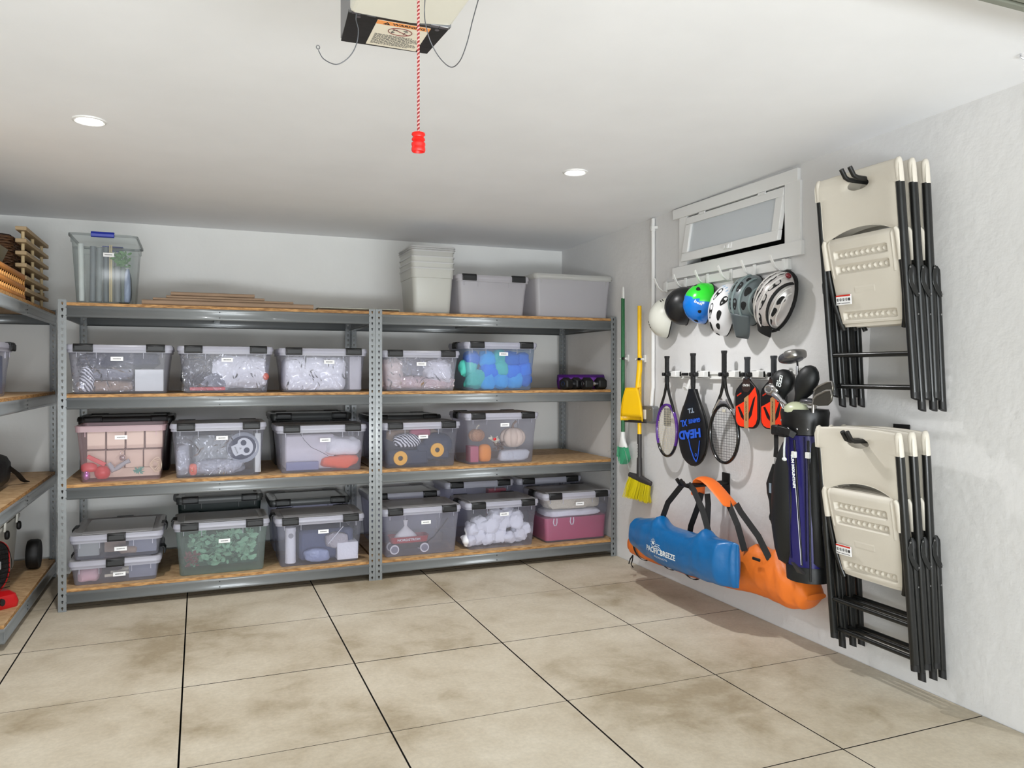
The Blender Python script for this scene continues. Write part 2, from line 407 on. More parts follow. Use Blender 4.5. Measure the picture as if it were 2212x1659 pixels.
def shelf_unit(name, label, x0, x1, y0, y1, group, sides=True, lev=LEV, rivets=(.5,)):
    t = thing(name, label, 'shelving', ((x0+x1)/2, (y0+y1)/2, 0), group)
    post(t, x0, y0, 1, 1); post(t, x1, y0, -1, 1); post(t, x0, y1, 1, -1); post(t, x1, y1, -1, -1)
    for z in lev:
        mb = MB().box((x0+.004, y0+.003, z-BT), (x1-.004, y1-.003, z))
        # corner notches are hidden by the posts: cut the board ends back at the posts
        mb = MB(); e = .006
        mb.box((x0+PW-.001, y0+.004, z-BT), (x1-PW+.001, y1-.004, z)); mb.box((x0+e, y0+PW, z-BT), (x0+PW-.001, y1-PW, z)); mb.box((x1-PW+.001, y0+PW, z-BT), (x1-e, y1-PW, z))
        bo = mk('shelf_board', mb, [M_bface, M_bedge], t)
        for p in bo.data.polygons:
            if abs(p.normal.z) < .5: p.material_index = 1
        zb = z-BT
        beam(t, (x0+PW-.004, y0+.001, 0), (x1-PW+.004, y0+.001, 0), zb, (0, 1, 0))
        beam(t, (x0+PW-.004, y1-.001, 0), (x1-PW+.004, y1-.001, 0), zb, (0, -1, 0))
        beam(t, (x0+.005, y0+PW, 0), (x0+.005, y1-PW, 0), zb, (1, 0, 0)); beam(t, (x1-.005, y0+PW, 0), (x1-.005, y1-PW, 0), zb, (-1, 0, 0))
        xm = (x0+x1)/2-.05
        mk('centre_brace', MB().box((xm-.02, y0+.006, zb-.03), (xm+.02, y1-.006, zb-.0005)), M_steel, t)
        for dz in (-.018, -BH+.016): mk('rivet', MB().cyl((xm, y0-.0008, zb+dz), .004, .003, 'y', 8), M_rivet, t)
    return t
shelf_unit('shelving_rack', 'grey steel and particleboard rack on the back wall, left of the twin posts', -.764, 1.1035, 5.18, 6.095, 'steel storage racks')
shelf_unit('shelving_rack', 'grey steel and particleboard rack on the back wall, right of the twin posts', 1.1065, 2.957, 5.18, 6.095, 'steel storage racks')
# rack along the left wall: only its far part is in view
t = thing('shelving_rack', 'grey steel and particleboard rack along the left wall', 'shelving', (-1.36, 5.1, 0), 'steel storage racks')
X1, X0, Y0, Y1 = -.907, -1.82, 3.95, 6.10
post(t, X1, Y1, -1, -1); post(t, X0, Y1, 1, -1); post(t, X1, Y0, -1, 1); post(t, X0, Y0, 1, 1)
for li, z in enumerate([.130, .728, 1.274, 1.817]):
    ya = 4.56 if li == 0 else Y0
    mb = MB(); mb.box((X0+.004, ya+.004, z-BT), (X1-.004, Y1-PW, z)); mb.box((X0+.05, Y1-PW, z-BT), (X1-PW, Y1-.004, z))
    bo = mk('shelf_board', mb, [M_bface, M_bedge], t)
    for p in bo.data.polygons:
        if abs(p.normal.z) < .5: p.material_index = 1
    zb = z-BT
    beam(t, (X1-.001, ya, 0), (X1-.001, Y1-PW+.004, 0), zb, (-1, 0, 0), h=BH if li else .075)
    beam(t, (X0+.001, ya, 0), (X0+.001, Y1-PW, 0), zb, (1, 0, 0))
    beam(t, (X0+PW, Y1-.001, 0), (X1-PW, Y1-.001, 0), zb, (0, -1, 0)); beam(t, (X0, ya+.001, 0), (X1, ya+.001, 0), zb, (0, 1, 0), h=BH if li else .075)
    for dz in (-.012, -.036, -.056): mk('rivet', MB().cyl((X1+.001, 5.12, zb+dz), .004, .003, 'x', 8), M_rivet, t)
# ------------------------------------------------------------------ plastic totes
M_black = mat('black_latch_plastic', (.045, .048, .058), .45, bump=.0)
M_label = mat('white_paper_label', (.93, .93, .93), .6)
M_ink = mat('black_ink', (.13, .13, .14), .6)
P_clear = plastic('clear_tote_plastic', (.97, .97, 1), (.82, .83, .88), .20, .18)
P_milky = plastic('milky_tote_plastic', (.97, .97, 1), (.86, .85, .87), .72, .35)
P_mid = plastic('hazy_tote_plastic', (.97, .97, 1), (.85, .85, .90), .28, .25)
P_white = plastic('white_translucent_plastic', (1, 1, .98), (.90, .90, .89), .66, .35)
P_rim = plastic('tote_rim_plastic', (.96, .96, 1), (.84, .84, .89), .78, .25)
P_lid = plastic('tote_lid_plastic', (.95, .95, .97), (.84, .84, .85), .86, .3, gloss=.9)
P_pink = plastic('pink_crate_plastic', (1, .97, .98), (.93, .82, .85), .24, .25)
P_blue = plastic('bluish_tote_plastic', (.95, .98, 1), (.72, .80, .92), .28, .22)
P_wrap = plastic('clear_crumpled_wrap', (1, 1, 1), (.9, .9, .92), .05, .08, crumple=1., gloss=2.2)
def tote(label, x0, x1, y0, z0, h, depth=.420, body=None, lid=True, latch=True, nlatch=2, name='storage_tote', group='clear lidded storage totes',
         latch_side='', wlabel=True, lx=.5, lz=.72, latch_mat=None, rimh=.030, taper=.022, latchw=.105, rot=0., lidmat=None, rimmat=None, cat='storage box', back_latch=True):
    body = body or P_clear; rimmat = rimmat or P_rim; lidmat = lidmat or P_lid
    W = x1-x0; cx = (x0+x1)/2; cy = y0+depth/2
    M = Matrix.Translation((cx, cy, z0)) @ Matrix.Rotation(rot, 4, 'Z')
    t = thing(name, label, cat, group=group, M=M)
    bw, bd = W-.030, depth-.030; hb = h-(.022 if lid else .006)
    mb = MB()
    rings = [rr(bw-2*taper-.012, bd-2*taper-.012, .022, z=.0005), rr(bw-2*taper, bd-2*taper, .028, z=.009), rr(bw-taper*1.1, bd-taper*1.1, .030, z=hb*.5), rr(bw, bd, .030, z=hb-rimh)]
    mb.loft(rings, caps=(True, False))
    mk('body', mb, body, t, local=True)
    mb = MB()   # skirt rim round the mouth
    mb.loft([rr(bw-.002, bd-.002, .03, z=hb-rimh), rr(W-.014, depth-.014, .03, z=hb-rimh), rr(W-.012, depth-.012, .03, z=hb-.004), rr(W-.004, depth-.004, .032, z=hb-.003), rr(W-.004, depth-.004, .032, z=hb), rr(bw-.004, bd-.004, .03, z=hb)], caps=(False, False), smooth=False)
    mk('rim', mb, rimmat, t, local=True)
    mb = MB()   # corner ribs
    for sx in (-1, 1):
        for off in (.045,):
            mb.box((sx*(bw/2-off)-.002, -bd/2-.003, hb-rimh-.028), (sx*(bw/2-off)+.002, -bd/2+.002, hb-rimh))
            if W > .4 and latch: mb.box((sx*(bw/2-.15)-.0015, -bd/2-.003, hb-rimh-.035), (sx*(bw/2-.15)+.0015, -bd/2+.002, hb-rimh))
    mk('rib', mb, rimmat, t, local=True, kind='stuff')
    if lid:
        mb = MB(); zl = hb+.0005
        mb.loft([rr(W, depth, .035, z=zl-.012), rr(W, depth, .035, z=zl+.004), rr(W-.010, depth-.010, .032, z=zl+.017), rr(W-.045, depth-.045, .03, z=zl+.019), rr(W-.065, depth-.065, .03, z=zl+.011)], caps=(False, True))
        mb.loft([rr(W-.12, depth-.10, .012, z=zl+.0105), rr(W-.128, depth-.108, .012, z=zl+.016), rr(W-.16, depth-.14, .012, z=zl+.0162)], caps=(False, True))
        lo = mk('lid', mb, [lidmat, rimmat], t, local=True)
        for p in lo.data.polygons:
            if p.normal.z < .55: p.material_index = 1
    if latch:
        lm = latch_mat or M_black
        def latch_mb(px, py, ang, lw=latchw):
            F = Matrix.Translation((px, py, hb)) @ Matrix.Rotation(ang, 4, 'Z')
            pr = [(.020, .0215), (-.004, .0225), (-.010, .016), (-.0135, -.018), (-.010, -.026), (-.004, -.026), (-.004, .012), (.020, .0185)]
            m = MB(); m.loft([[(s*lw/2, a, b) for a, b in pr] for s in (-1, 1)], M=F, smooth=False)
            m.box((-lw/2+.008, -.0155, -.017), (lw/2-.008, -.011, .010), M=F)
            return m
        xs = [-.185*W/.585*1.0, .185*W/.585] if nlatch == 2 else [0.]
        if nlatch == 2: xs = [-W*.335, W*.335]
        for xq in xs:
            mk('latch', latch_mb(xq, -depth/2, 0), lm, t, local=True, bevel=.0012)
            if back_latch: mk('latch', latch_mb(xq, depth/2, pi), lm, t, local=True)
        if 'L' in latch_side: mk('latch', latch_mb(-W/2, 0, -pi/2), lm, t, local=True, bevel=.0012)
        if 'R' in latch_side: mk('latch', latch_mb(W/2, 0, pi/2), lm, t, local=True, bevel=.0012)
    if wlabel:
        lxp = (lx-.5)*W; lzp = hb*lz; yl = -(bd-taper*(1 if lzp < hb*.75 else .6))/2-.0032
        yl = -bd/2+taper*(1-lzp/hb)-.0035
        lb = mk('paper_label', MB().box((lxp-.034, yl-.0012, lzp-.0125), (lxp+.034, yl, lzp+.0125)), M_label, t, local=True)
        ink = MB(); q = -.022
        while q < .021:
            wq = random.uniform(.0015, .0035); ink.box((lxp+q, yl-.0016, lzp-.0028), (lxp+q+wq, yl-.0012, lzp+.0028)); q += wq+.0012
        mk('print', ink, M_ink, lb, local=True, kind='stuff')
    return t
YT = 5.203      # front of the first row
YR = 5.672       # front of the second row
L1, L2, L3, L4 = LEV[3], LEV[2], LEV[1], LEV[0]
e = .0008
# second shelf down, left rack
tote('tote of dark clothes with a white box inside, leftmost on the upper middle shelf', -.735, -.150, YT, L2+e, .300, lx=.47, lz=.76)
tote('tote of black and white bundles with a red strip, second on the upper middle shelf', -.128, .448, YT, L2+e, .298, lx=.51, lz=.76)
tote('tote filled with white paper, third on the upper middle shelf', .478, 1.058, YT, L2+e, .292, lx=.56, lz=.74)
# third shelf, left rack
tote('open pink-tinted crate of festive ornaments, leftmost on the lower middle shelf', -.690, -.185, YT, L3+e, .345, lid=False, latch=False, depth=.405, body=P_pink, rimmat=plastic('pink_rim', (1, .9, .94), (.86, .74, .77), .8), name='storage_crate', group=None, lz=.79, lx=.5, rimh=.036, wlabel=True)
tote('tote holding a skull plate and grey bags, second on the lower middle shelf', -.170, .405, YT, L3+e, .345, lx=.53, lz=.76)
tote('tote with white papers and an orange bundle, third on the lower middle shelf', .462, 1.056, YT, L3+e, .315, lx=.53, lz=.72, body=P_mid)
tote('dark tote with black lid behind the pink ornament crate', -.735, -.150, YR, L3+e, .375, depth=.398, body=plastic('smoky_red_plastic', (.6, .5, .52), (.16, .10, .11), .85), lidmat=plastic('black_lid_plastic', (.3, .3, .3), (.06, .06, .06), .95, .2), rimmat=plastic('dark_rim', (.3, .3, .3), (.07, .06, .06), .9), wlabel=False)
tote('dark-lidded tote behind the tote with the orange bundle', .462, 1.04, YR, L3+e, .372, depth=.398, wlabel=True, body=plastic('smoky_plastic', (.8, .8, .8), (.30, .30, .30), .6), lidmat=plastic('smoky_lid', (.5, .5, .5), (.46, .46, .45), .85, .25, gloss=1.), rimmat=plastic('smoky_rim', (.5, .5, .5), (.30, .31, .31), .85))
# bottom shelf, left rack
for k, lab in ((0, 'shallow tote with pinkish contents, lower of the stacked pair at bottom left'), (1, 'shallow tote with beige scraps, upper of the stacked pair at bottom left')):
    tote(lab, -.722+.004*k, -.215+.010*k, YT+.01, L4+e+k*.1525, .152, depth=.62, nlatch=1, latchw=.10, body=P_mid, name='shallow_tote', group='stacked shallow totes', lx=.54, lz=.40, taper=.014, latch_side='LR')
tote('tote full of artificial greenery on the bottom shelf', -.150, .425, YT, L4+e, .335, body=plastic('green_cast_plastic', (.93, 1, .97), (.76, .81, .81), .33, .25), lx=.52, lz=.66, latch_side='L')
tote('tote with a paper roll and a white carton, right of the greenery tote', .455, 1.040, YT, L4+e, .325, lx=.53, lz=.72, latch_side='L')
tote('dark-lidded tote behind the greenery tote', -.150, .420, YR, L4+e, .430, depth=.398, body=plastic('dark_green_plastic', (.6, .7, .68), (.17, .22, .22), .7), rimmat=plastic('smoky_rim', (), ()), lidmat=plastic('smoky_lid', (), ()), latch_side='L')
tote('grey-lidded tote behind the tote with the paper roll', .455, 1.030, YR, L4+e, .375, depth=.398, wlabel=False, lidmat=plastic('smoky_lid', (), ()), rimmat=plastic('smoky_rim', (), ()))
# right rack
tote('tote of beige fabric just right of the twin posts on the upper middle shelf', 1.152, 1.718, YT, L2+e, .285, lx=.50, lz=.72, body=P_mid)
tote('tall tote packed with bright blue tissue', 1.747, 2.318, YT, L2+e, .352, lx=.53, lz=.80, body=P_blue, latch_side='L')
tote('tote holding a toy tractor with yellow wheels', 1.152, 1.722, YT, L3+e, .318, lx=.52, lz=.72)
tote('tall tote of fabric pumpkins', 1.754, 2.330, YT, L3+e, .372, lx=.53, lz=.80, latch_side='L')
tote('dark-lidded tote behind the toy tractor tote', 1.152, 1.722, YR, L3+e, .345, depth=.398, wlabel=False, lidmat=plastic('smoky_lid', (), ()), rimmat=plastic('smoky_rim', (), ()))
tote('tote holding a red toy wagon on the bottom shelf', 1.152, 1.728, YT, L4+e, .340, lx=.55, lz=.72, body=P_mid)
tote('tote of white crumpled paper balls on the bottom shelf', 1.757, 2.330, YT, L4+e, .345, lx=.52, lz=.76, latch_side='L')
tote('tall tote with a pink bin and cream fleece, rightmost on the bottom shelf', 2.362, 2.940, YT, L4+e, .375, lx=.53, lz=.80, latch_side='L')
tote('grey-lidded tote behind the toy wagon tote', 1.152, 1.720, YR, L4+e, .375, depth=.398, wlabel=False)
tote('tote with a red patch behind the paper ball tote', 1.745, 2.325, YR, L4+e, .430, depth=.398)
tote('tote behind the pink bin tote in the far corner', 2.345, 2.925, YR, L4+e, .430, depth=.398, wlabel=False)
# top of the right rack
tote('milky empty tote with black latches on top of the right rack', 1.695, 2.262, YT+.02, L1+e, .292, body=P_milky, wlabel=False, lidmat=P_milky, rimmat=P_milky)
tote('large milky bin with flat white lid on top of the right rack', 2.285, 2.945, YT-.01, L1+e, .325, depth=.60, body=P_milky, latch=False, wlabel=False, rimh=.022, taper=.020, lidmat=P_white, rimmat=P_white, group=None)
# ------------------------------------------------------------------ what lies inside the totes
def cm(name, c, **k): return mat(name, c, k.pop('rough', .8), **k)
C_navy = cm('navy_cloth', (.13, .14, .24), bump=.4); C_grey = cm('grey_cloth', (.48, .49, .53), bump=.4); C_tan = cm('tan_cloth', (.62, .53, .45), bump=.4)
C_dark = cm('charcoal_cloth', (.16, .16, .20), bump=.4); C_white = cm('white_cloth', (.90, .90, .92), bump=.4); C_red = cm('red_plastic', (.78, .12, .16), rough=.35)
C_paper = cm('white_tissue_paper', (.93, .93, .95), bump=.5, bscale=25); C_card = cm('white_card', (.86, .87, .86)); C_orange = cm('orange_cloth', (.93, .36, .18), bump=.3)
C_green = cm('eucalyptus_leaf', (.64, .74, .68)); C_green2 = cm('dark_leaf', (.46, .56, .52)); C_berry = cm('dusty_red_flower', (.55, .16, .28))
C_cream = cm('cream_fleece', (.90, .87, .78), bump=.8, bscale=120); C_pinkbin = cm('dark_pink_plastic', (.70, .24, .40), rough=.4); C_beige = cm('beige_box', (.88, .84, .78))
def lump(name, label, cat, c, rad, m, e=.6, nzv=.16, ns=6., seed=None, group=None, flat=True, nu=26, nv=16):
    seed = random.uniform(0, 50) if seed is None else seed
    o = mk(name, MB().ball((0, 0, 0), rad, nu=nu, nv=nv, e=e, nz=nzv, ns=ns, seed=seed), m)
    if flat:   # sits on its base
        lo = min(v.co.z for v in o.data.vertices)
        for v in o.data.vertices:
            v.co.z = max(v.co.z, lo*.86)
        o.location = (c[0], c[1], c[2]-lo*.86+.0)
    else: o.location = c
    return tag(o, label, cat, group)
def boxthing(name, label, cat, a, b, m, bevel=.003, group=None, rot=0.):
    c = [(p+q)/2 for p, q in zip(a, b)]; h = [abs(q-p)/2 for p, q in zip(a, b)]
    o = mk(name, MB().box((-h[0], -h[1], 0), (h[0], h[1], 2*h[2])), m, bevel=bevel); o.location = (c[0], c[1], min(a[2], b[2])); o.rotation_euler.z = rot
    return tag(o, label, cat, group)
def wrap(label, x0, x1, y, z0, z1, m=None, amp=.012, seed=1.):
    """crumpled clear film standing just behind the tote's front wall"""
    w_, h_ = x1-x0, z1-z0
    f = lambda u, v: (x0+u*w_, y+amp*(nz((u*w_, 0, v*h_), 14, seed)+.7*abs(nz((u*w_*1.5, 1, v*h_), 22, seed+4)))+.03*v*0-.03*(1-v)*0, z0+v*h_)
    o = mk('plastic_bag', MB().grid(f, 60, 34), m or P_wrap, weld=False)
    return tag(o, label, 'bag', 'clear crumpled plastic bags in the totes')
YI = YT+.048   # just inside a front wall
za, zb3, zc, ztop = L2+.014, L3+.014, L4+.014, L1+.014
# --- tote A1
lump('folded_garment', 'folded tan garment at the bottom of the leftmost upper tote', 'clothes', (-.53, YI+.12, za), (.15, .10, .036), C_tan, .45)
lump('folded_garment', 'folded grey sweater above the tan garment in the leftmost upper tote', 'clothes', (-.50, YI+.10, za+.070), (.13, .09, .038), C_grey, .45)
lump('garment', 'navy garment piled on top in the leftmost upper tote', 'clothes', (-.46, YI+.12, za+.135), (.21, .12, .060), C_navy, .6, .3)
M_stripe = bpy.data.materials.new('striped_cloth'); M_stripe.use_nodes = True
_n = M_stripe.node_tree; _w = _n.nodes.new('ShaderNodeTexWave'); _w.inputs['Scale'].default_value = 26; _w.inputs['Distortion'].default_value = 3; _w.bands_direction = 'DIAGONAL'
_r = _n.nodes.new('ShaderNodeValToRGB'); _r.color_ramp.interpolation = 'CONSTANT'; _r.color_ramp.elements[0].color = lin((.12,.12,.2))+(1,); _r.color_ramp.elements[1].position = .5; _r.color_ramp.elements[1].color = lin((.9,.9,.92))+(1,)
_t = _n.nodes.new('ShaderNodeTexCoord'); _n.links.new(_t.outputs['Object'], _w.inputs[0]); _n.links.new(_w.outputs['Fac'], _r.inputs[0]); _n.links.new(_r.outputs[0], _n.nodes['Principled BSDF'].inputs[0])
lump('striped_garment', 'black and white striped garment at the left in the leftmost upper tote', 'clothes', (-.625, YI+.05, za), (.042, .045, .085), M_stripe, .6, .2)
boxthing('white_box', 'square white cardboard box at the right in the leftmost upper tote', 'box', (-.365, YI+.003, za), (-.205, YI+.15, za+.135), C_card)
wrap('glossy clear bag over the dark clothes in the leftmost upper tote', -.70, -.37, YI-.006, za, za+.235, seed=2)
# --- A2
lump('bundle', 'black bundle at the left in the second upper tote', 'clothes', (-.005, YI+.10, za), (.095, .10, .115), C_dark, .6, .2)
lump('bundle', 'white padded bundle at the right in the second upper tote', 'clothes', (.23, YI+.12, za+.015), (.19, .11, .105), C_white, .55, .22)
lump('folded_garment', 'grey folded cloth in the middle of the second upper tote', 'clothes', (.07, YI+.05, za+.02), (.09, .05, .045), C_grey, .5, .2)
boxthing('red_strip', 'flat red strip near the bottom of the second upper tote', 'strip', (-.055, YI-.004, za+.002), (.155, YI+.012, za+.024), C_red, .004, rot=.0)
lump('orange_ball', 'small orange ball at the right in the second upper tote', 'ball', (.405, YI+.03, za+.09), (.018, .018, .024), C_orange, 1, 0, flat=False)
wrap('glossy clear bag over the bundles in the second upper tote', -.10, .40, YI-.010, za, za+.235, seed=5)
# --- A3
lump('tissue_stack', 'wide stack of white tissue paper filling the third upper tote', 'paper', (.72, YI+.15, za), (.205, .15, .118), C_paper, .35, .07, 4)
boxthing('white_pad', 'upright white pad at the right in the third upper tote', 'paper', (.945, YI+.01, za), (1.025, YI+.25, za+.225), cm('grey_white_card', (.78, .77, .78)))
wrap('glossy clear bag in front of the white tissue in the third upper tote', .53, .93, YI-.012, za, za+.235, seed=9)
# --- B1 ornaments crate
for i in range(4): boxthing('ornament_box', ['leftmost', 'second', 'third', 'rightmost'][i]+' beige ornament box in the lower row of the pink crate', 'box', (-.635+i*.105, YI+.10, zb3+.055), (-.635+i*.105+.098, YI+.19, zb3+.165), C_beige, group='beige ornament boxes in the pink crate')
for i in range(4): boxthing('ornament_box', ['leftmost', 'second', 'third', 'rightmost'][i]+' beige ornament box in the upper row of the pink crate', 'box', (-.635+i*.108, YI+.10, zb3+.175), (-.635+i*.108+.098, YI+.19, zb3+.285), C_beige, group='beige ornament boxes in the pink crate')
boxthing('base_box', 'long pale box under the ornaments in the pink crate', 'box', (-.64, YI+.09, zb3), (-.23, YI+.33, zb3+.054), C_beige)
lump('red_ornament', 'red ball ornament low in the pink crate', 'ornament', (-.545, YI+.04, zb3), (.045, .035, .045), C_red, 1, .03)
lump('red_sock', 'red fabric decoration at the left in the pink crate', 'ornament', (-.615, YI+.035, zb3+.045), (.045, .022, .030), C_red, .8, .2)
lump('purple_ornament', 'shiny purple ball ornament at bottom left of the pink crate', 'ornament', (-.628, YI+.02, zb3), (.020, .018, .030), mat('purple_metal', (.72, .45, .78), .2, .7), 1, 0)
o = mk('red_tag', MB().box((-.055, -.004, -.013), (.055, .004, .013), M=Matrix.Rotation(radians(30), 4, 'Y')), C_red, bevel=.003); o.location = (-.575, YI+.01, zb3+.115); tag(o, 'flat red strip leaning above the red ornaments in the pink crate', 'ornament')
t = thing('silver_bell', 'silver bell hanging in the middle of the pink crate', 'ornament', (-.435, YI+.03, zb3+.12))
mk('bell_body', MB().ball((-.435, YI+.03, zb3+.125), (.018, .018, .019)), mat('silver_metal', (.82, .82, .84), .2, .9), t)
mk('bell_slot', MB().box((-.437, YI+.010, zb3+.112), (-.433, YI+.014, zb3+.135)), M_ink, t)
mk('bell_ring', MB().tube([(-.435+.012*cos(a), YI+.03, zb3+.155+.012*sin(a)) for a in [2*pi*k/14 for k in range(14)]], .0018, 5, loop=True), mat('silver_metal', ()), t)
o = mk('mitten', MB().tube([(-.51, YI+.03, zb3+.095), (-.485, YI+.03, zb3+.050), (-.46, YI+.03, zb3+.065), (-.42, YI+.03, zb3+.095), (-.395, YI+.03, zb3+.105)], [.012, .018, .016, .012, .014], 10), cm('pale_blue_felt', (.62, .70, .74))); tag(o, 'pale blue bent felt decoration in the pink crate', 'ornament')
mb = MB()
for k in range(70):
    a, b2 = random.uniform(0, 2*pi), random.uniform(-.9, .9); c = Vector((-.345, YI+.02, zb3+.045)); d = Vector((cos(a)*cos(b2), sin(a)*cos(b2)*.4, sin(b2)))*random.uniform(.02, .038)
    mb.tube([c, c+d], .0016, 4)
tag(mk('tinsel_ball', mb, cm('teal_tinsel', (.25, .72, .68), rough=.3)), 'teal tinsel ball at lower right of the pink crate', 'ornament')
mb = MB()
for k in range(4):
    mb.tube([(-.250+(.032-k*.004)*cos(a), YI+.02+.006*k, zb3+.075+(.042-k*.006)*sin(a)+.01*sin(a*2+k)) for a in [2*pi*q/18 for q in range(18)]], .004, 6, loop=True)
tag(mk('rope_wreath', mb, C_cream), 'cream rope wreath at the right in the pink crate', 'ornament')
# --- B2 skull plate
boxthing('grey_bag', 'folded grey plastic bag in the tote with the skull plate', 'bag', (-.04, YI+.06, zb3), (.22, YI+.16, zb3+.245), cm('grey_film', (.52, .54, .54), bump=.4, bscale=12, rough=.35), .02)
lump('bag_bundle', 'crinkled clear bag bundle at the left in the skull plate tote', 'bag', (-.095, YI+.05, zb3), (.040, .05, .105), cm('crinkled_film', (.66, .67, .70), bump=1., bscale=25, rough=.25), .6, .25)
lump('bag_bundle', 'low crinkled grey bag at the bottom of the skull plate tote', 'bag', (.12, YI+.045, zb3), (.16, .045, .048), cm('crinkled_film', ()), .6, .25)
lump('orange_wrapper', 'small orange item at lower left in the skull plate tote', 'wrapper', (-.035, YI+.02, zb3), (.022, .02, .040), C_orange, .8, .2)
boxthing('white_folder', 'upright pale folder at the right end of the skull plate tote', 'folder', (.335, YI+.01, zb3), (.372, YI+.20, zb3+.255), C_card)
t = thing('skull_plate', 'round dark plate with a white skull face, at the right in its tote', 'plate', (.262, YI, zb3+.11))
PF = frame((.262, YI+.014, zb3+.165), (1, 0, 0), (0, 0, 1), (0, -1, 0))
mk('rim_disc', MB().lathe([(.10, 0), (.098, .006), (.085, .004), (.0, .003)], PF, 36), cm('translucent_grey', (.50, .52, .56), rough=.3), t)
def oval(cx, cy, rx, ry, n=22, rot=0.): return [(cx+rx*cos(a)*cos(rot)-ry*sin(a)*sin(rot), cy+rx*cos(a)*sin(rot)+ry*sin(a)*cos(rot)) for a in [2*pi*k/n for k in range(n)]]
def PP(z): return PF @ Matrix.Translation((0, 0, z)) @ Matrix.Rotation(radians(-68), 4, 'Z')
mk('dark_backing', MB().prism(oval(0, -.006, .074, .088), .001, PP(.0062)), cm('navy_print', (.16, .18, .28)), t)
sk = [(.058*cos(a), .050*sin(a)+.012) for a in [radians(d) for d in range(-30, 211, 15)]]+[(-.036, -.022), (-.034, -.062), (-.018, -.068), (.018, -.068), (.034, -.062), (.036, -.022)]
mk('skull', MB().prism(sk, .001, PP(.0074)), cm('bone_white', (.86, .87, .88)), t)
for sx in (-1, 1): mk('eye', MB().prism(oval(sx*.026, .014, .018, .018), .001, PP(.0086)), cm('navy_print', ()), t)
mk('nose', MB().prism([(0, -.008), (.007, -.024), (.004, -.024), (0, -.013), (-.004, -.024), (-.007, -.024)], .001, PP(.0086)), M_ink, t)
mb = MB().prism([(-.024, -.0445), (.024, -.0445), (.024, -.0425), (-.024, -.0425)], .001, PP(.0086))
for k in range(6): mb.prism([(-.021+k*.008, -.051), (-.0195+k*.008, -.051), (-.0195+k*.008, -.037), (-.021+k*.008, -.037)], .001, PP(.0087))
mk('stitched_mouth', mb, M_ink, t)
wrap('glossy clear film at the left front of the skull plate tote', -.13, .20, YI-.012, zb3, zb3+.25, seed=13)
# --- B3
boxthing('paper_stack', 'stack of white paper and card in the tote with the orange bundle', 'paper', (.53, YI+.05, zb3), (.85, YI+.30, zb3+.23), cm('pale_paper', (.84, .82, .85)), .01)
lump('white_parcel', 'lumpy white parcel above the orange bundle', 'parcel', (.90, YI+.08, zb3+.09), (.12, .07, .065), C_white, .7, .3)
lump('orange_bundle', 'crumpled orange bundle in the third lower middle tote', 'cloth', (.885, YI+.055, zb3), (.115, .05, .045), C_orange, .6, .3)
boxthing('blue_card', 'flat bluish card at the bottom left of the tote with the orange bundle', 'card', (.53, YI+.005, zb3), (.74, YI+.03, zb3+.055), cm('grey_blue_card', (.50, .52, .66)))
tag(mk('black_wire', MB().tube([(.62, YI, zb3+.24), (.645, YI-.004, zb3+.20), (.69, YI-.004, zb3+.15), (.75, YI-.004, zb3+.12), (.80, YI-.002, zb3+.09)], .0016, 6), M_ink), 'thin black wire curving across the tote with the orange bundle', 'wire')
# --- C1 shallow pair
lump('pink_cloth', 'pale pink cloth at the left in the lower shallow tote', 'cloth', (-.62, YI+.08, zc), (.06, .09, .045), cm('pale_pink_cloth', (.86, .70, .72)), .6, .2)
for k in range(5):
    o = mk('paper_strip', MB().box((-.05, -.004, -.008), (.05, .004, .008), M=Matrix.Rotation(radians(random.uniform(-25, 8)), 4, 'Y')), C_cream); o.location = (-.48+k*.03, YI+.01+k*.018, zc+.03+.01*k); tag(o, ['front', 'second', 'middle', 'fourth', 'rearmost'][k]+' curled cream paper strip in the lower shallow tote', 'paper', 'cream paper strips in the lower shallow tote')
boxthing('grey_sleeve', 'grey flat sleeve at the right in the lower shallow tote', 'sleeve', (-.40, YI+.02, zc), (-.245, YI+.40, zc+.095), cm('grey_sleeve', (.52, .54, .60)))
boxthing('grey_sleeve', 'grey flat sleeve at the right in the upper shallow tote', 'sleeve', (-.40, YI+.02, zc+.153), (-.245, YI+.40, zc+.235), cm('grey_sleeve', ()))
boxthing('grey_sleeve', 'pale grey sleeve at the left in the upper shallow tote', 'sleeve', (-.675, YI+.02, zc+.153), (-.56, YI+.40, zc+.24), cm('pale_grey_sleeve', (.66, .68, .66)))
lump('beige_scraps', 'small heap of beige wood scraps in the upper shallow tote', 'scraps', (-.41, YI+.035, zc+.153), (.05, .025, .024), C_tan, .7, .4, 14)
boxthing('tan_card', 'tan cardboard behind the beige scraps in the upper shallow tote', 'card', (-.54, YI+.09, zc+.153), (-.42, YI+.3, zc+.225), C_tan)
# --- C2 greenery
def leafy(name, label, c, n, m, size, spread, rnd=0.):
    mb = MB()
    for k in range(n):
        a = random.uniform(0, 2*pi); el = random.uniform(-.4, .9); d = Vector((cos(a)*cos(el), sin(a)*cos(el)*.45, sin(el))); p = Vector(c)+Vector([max(-1.25, min(1.25, random.gauss(0, 1)))*q for q in spread])
        L_ = size*random.uniform(.7, 1.3); s_ = d.orthogonal().normalized(); s_.rotate(Matrix.Rotation(random.uniform(0, 6), 3, d)); up = d.cross(s_)
        vs = [p, p+d*L_*.35+s_*L_*.26, p+d*L_*.75+s_*L_*.2, p+d*L_, p+d*L_*.75-s_*L_*.2, p+d*L_*.35-s_*L_*.26, p+d*L_*.5+up*L_*.07]
        mb.add(vs, [(0,1,6),(1,2,6),(2,3,6),(3,4,6),(4,5,6),(5,0,6)], 0)
    o = mk(name, mb, m); o['kind'] = 'stuff'; o['label'] = label; return o
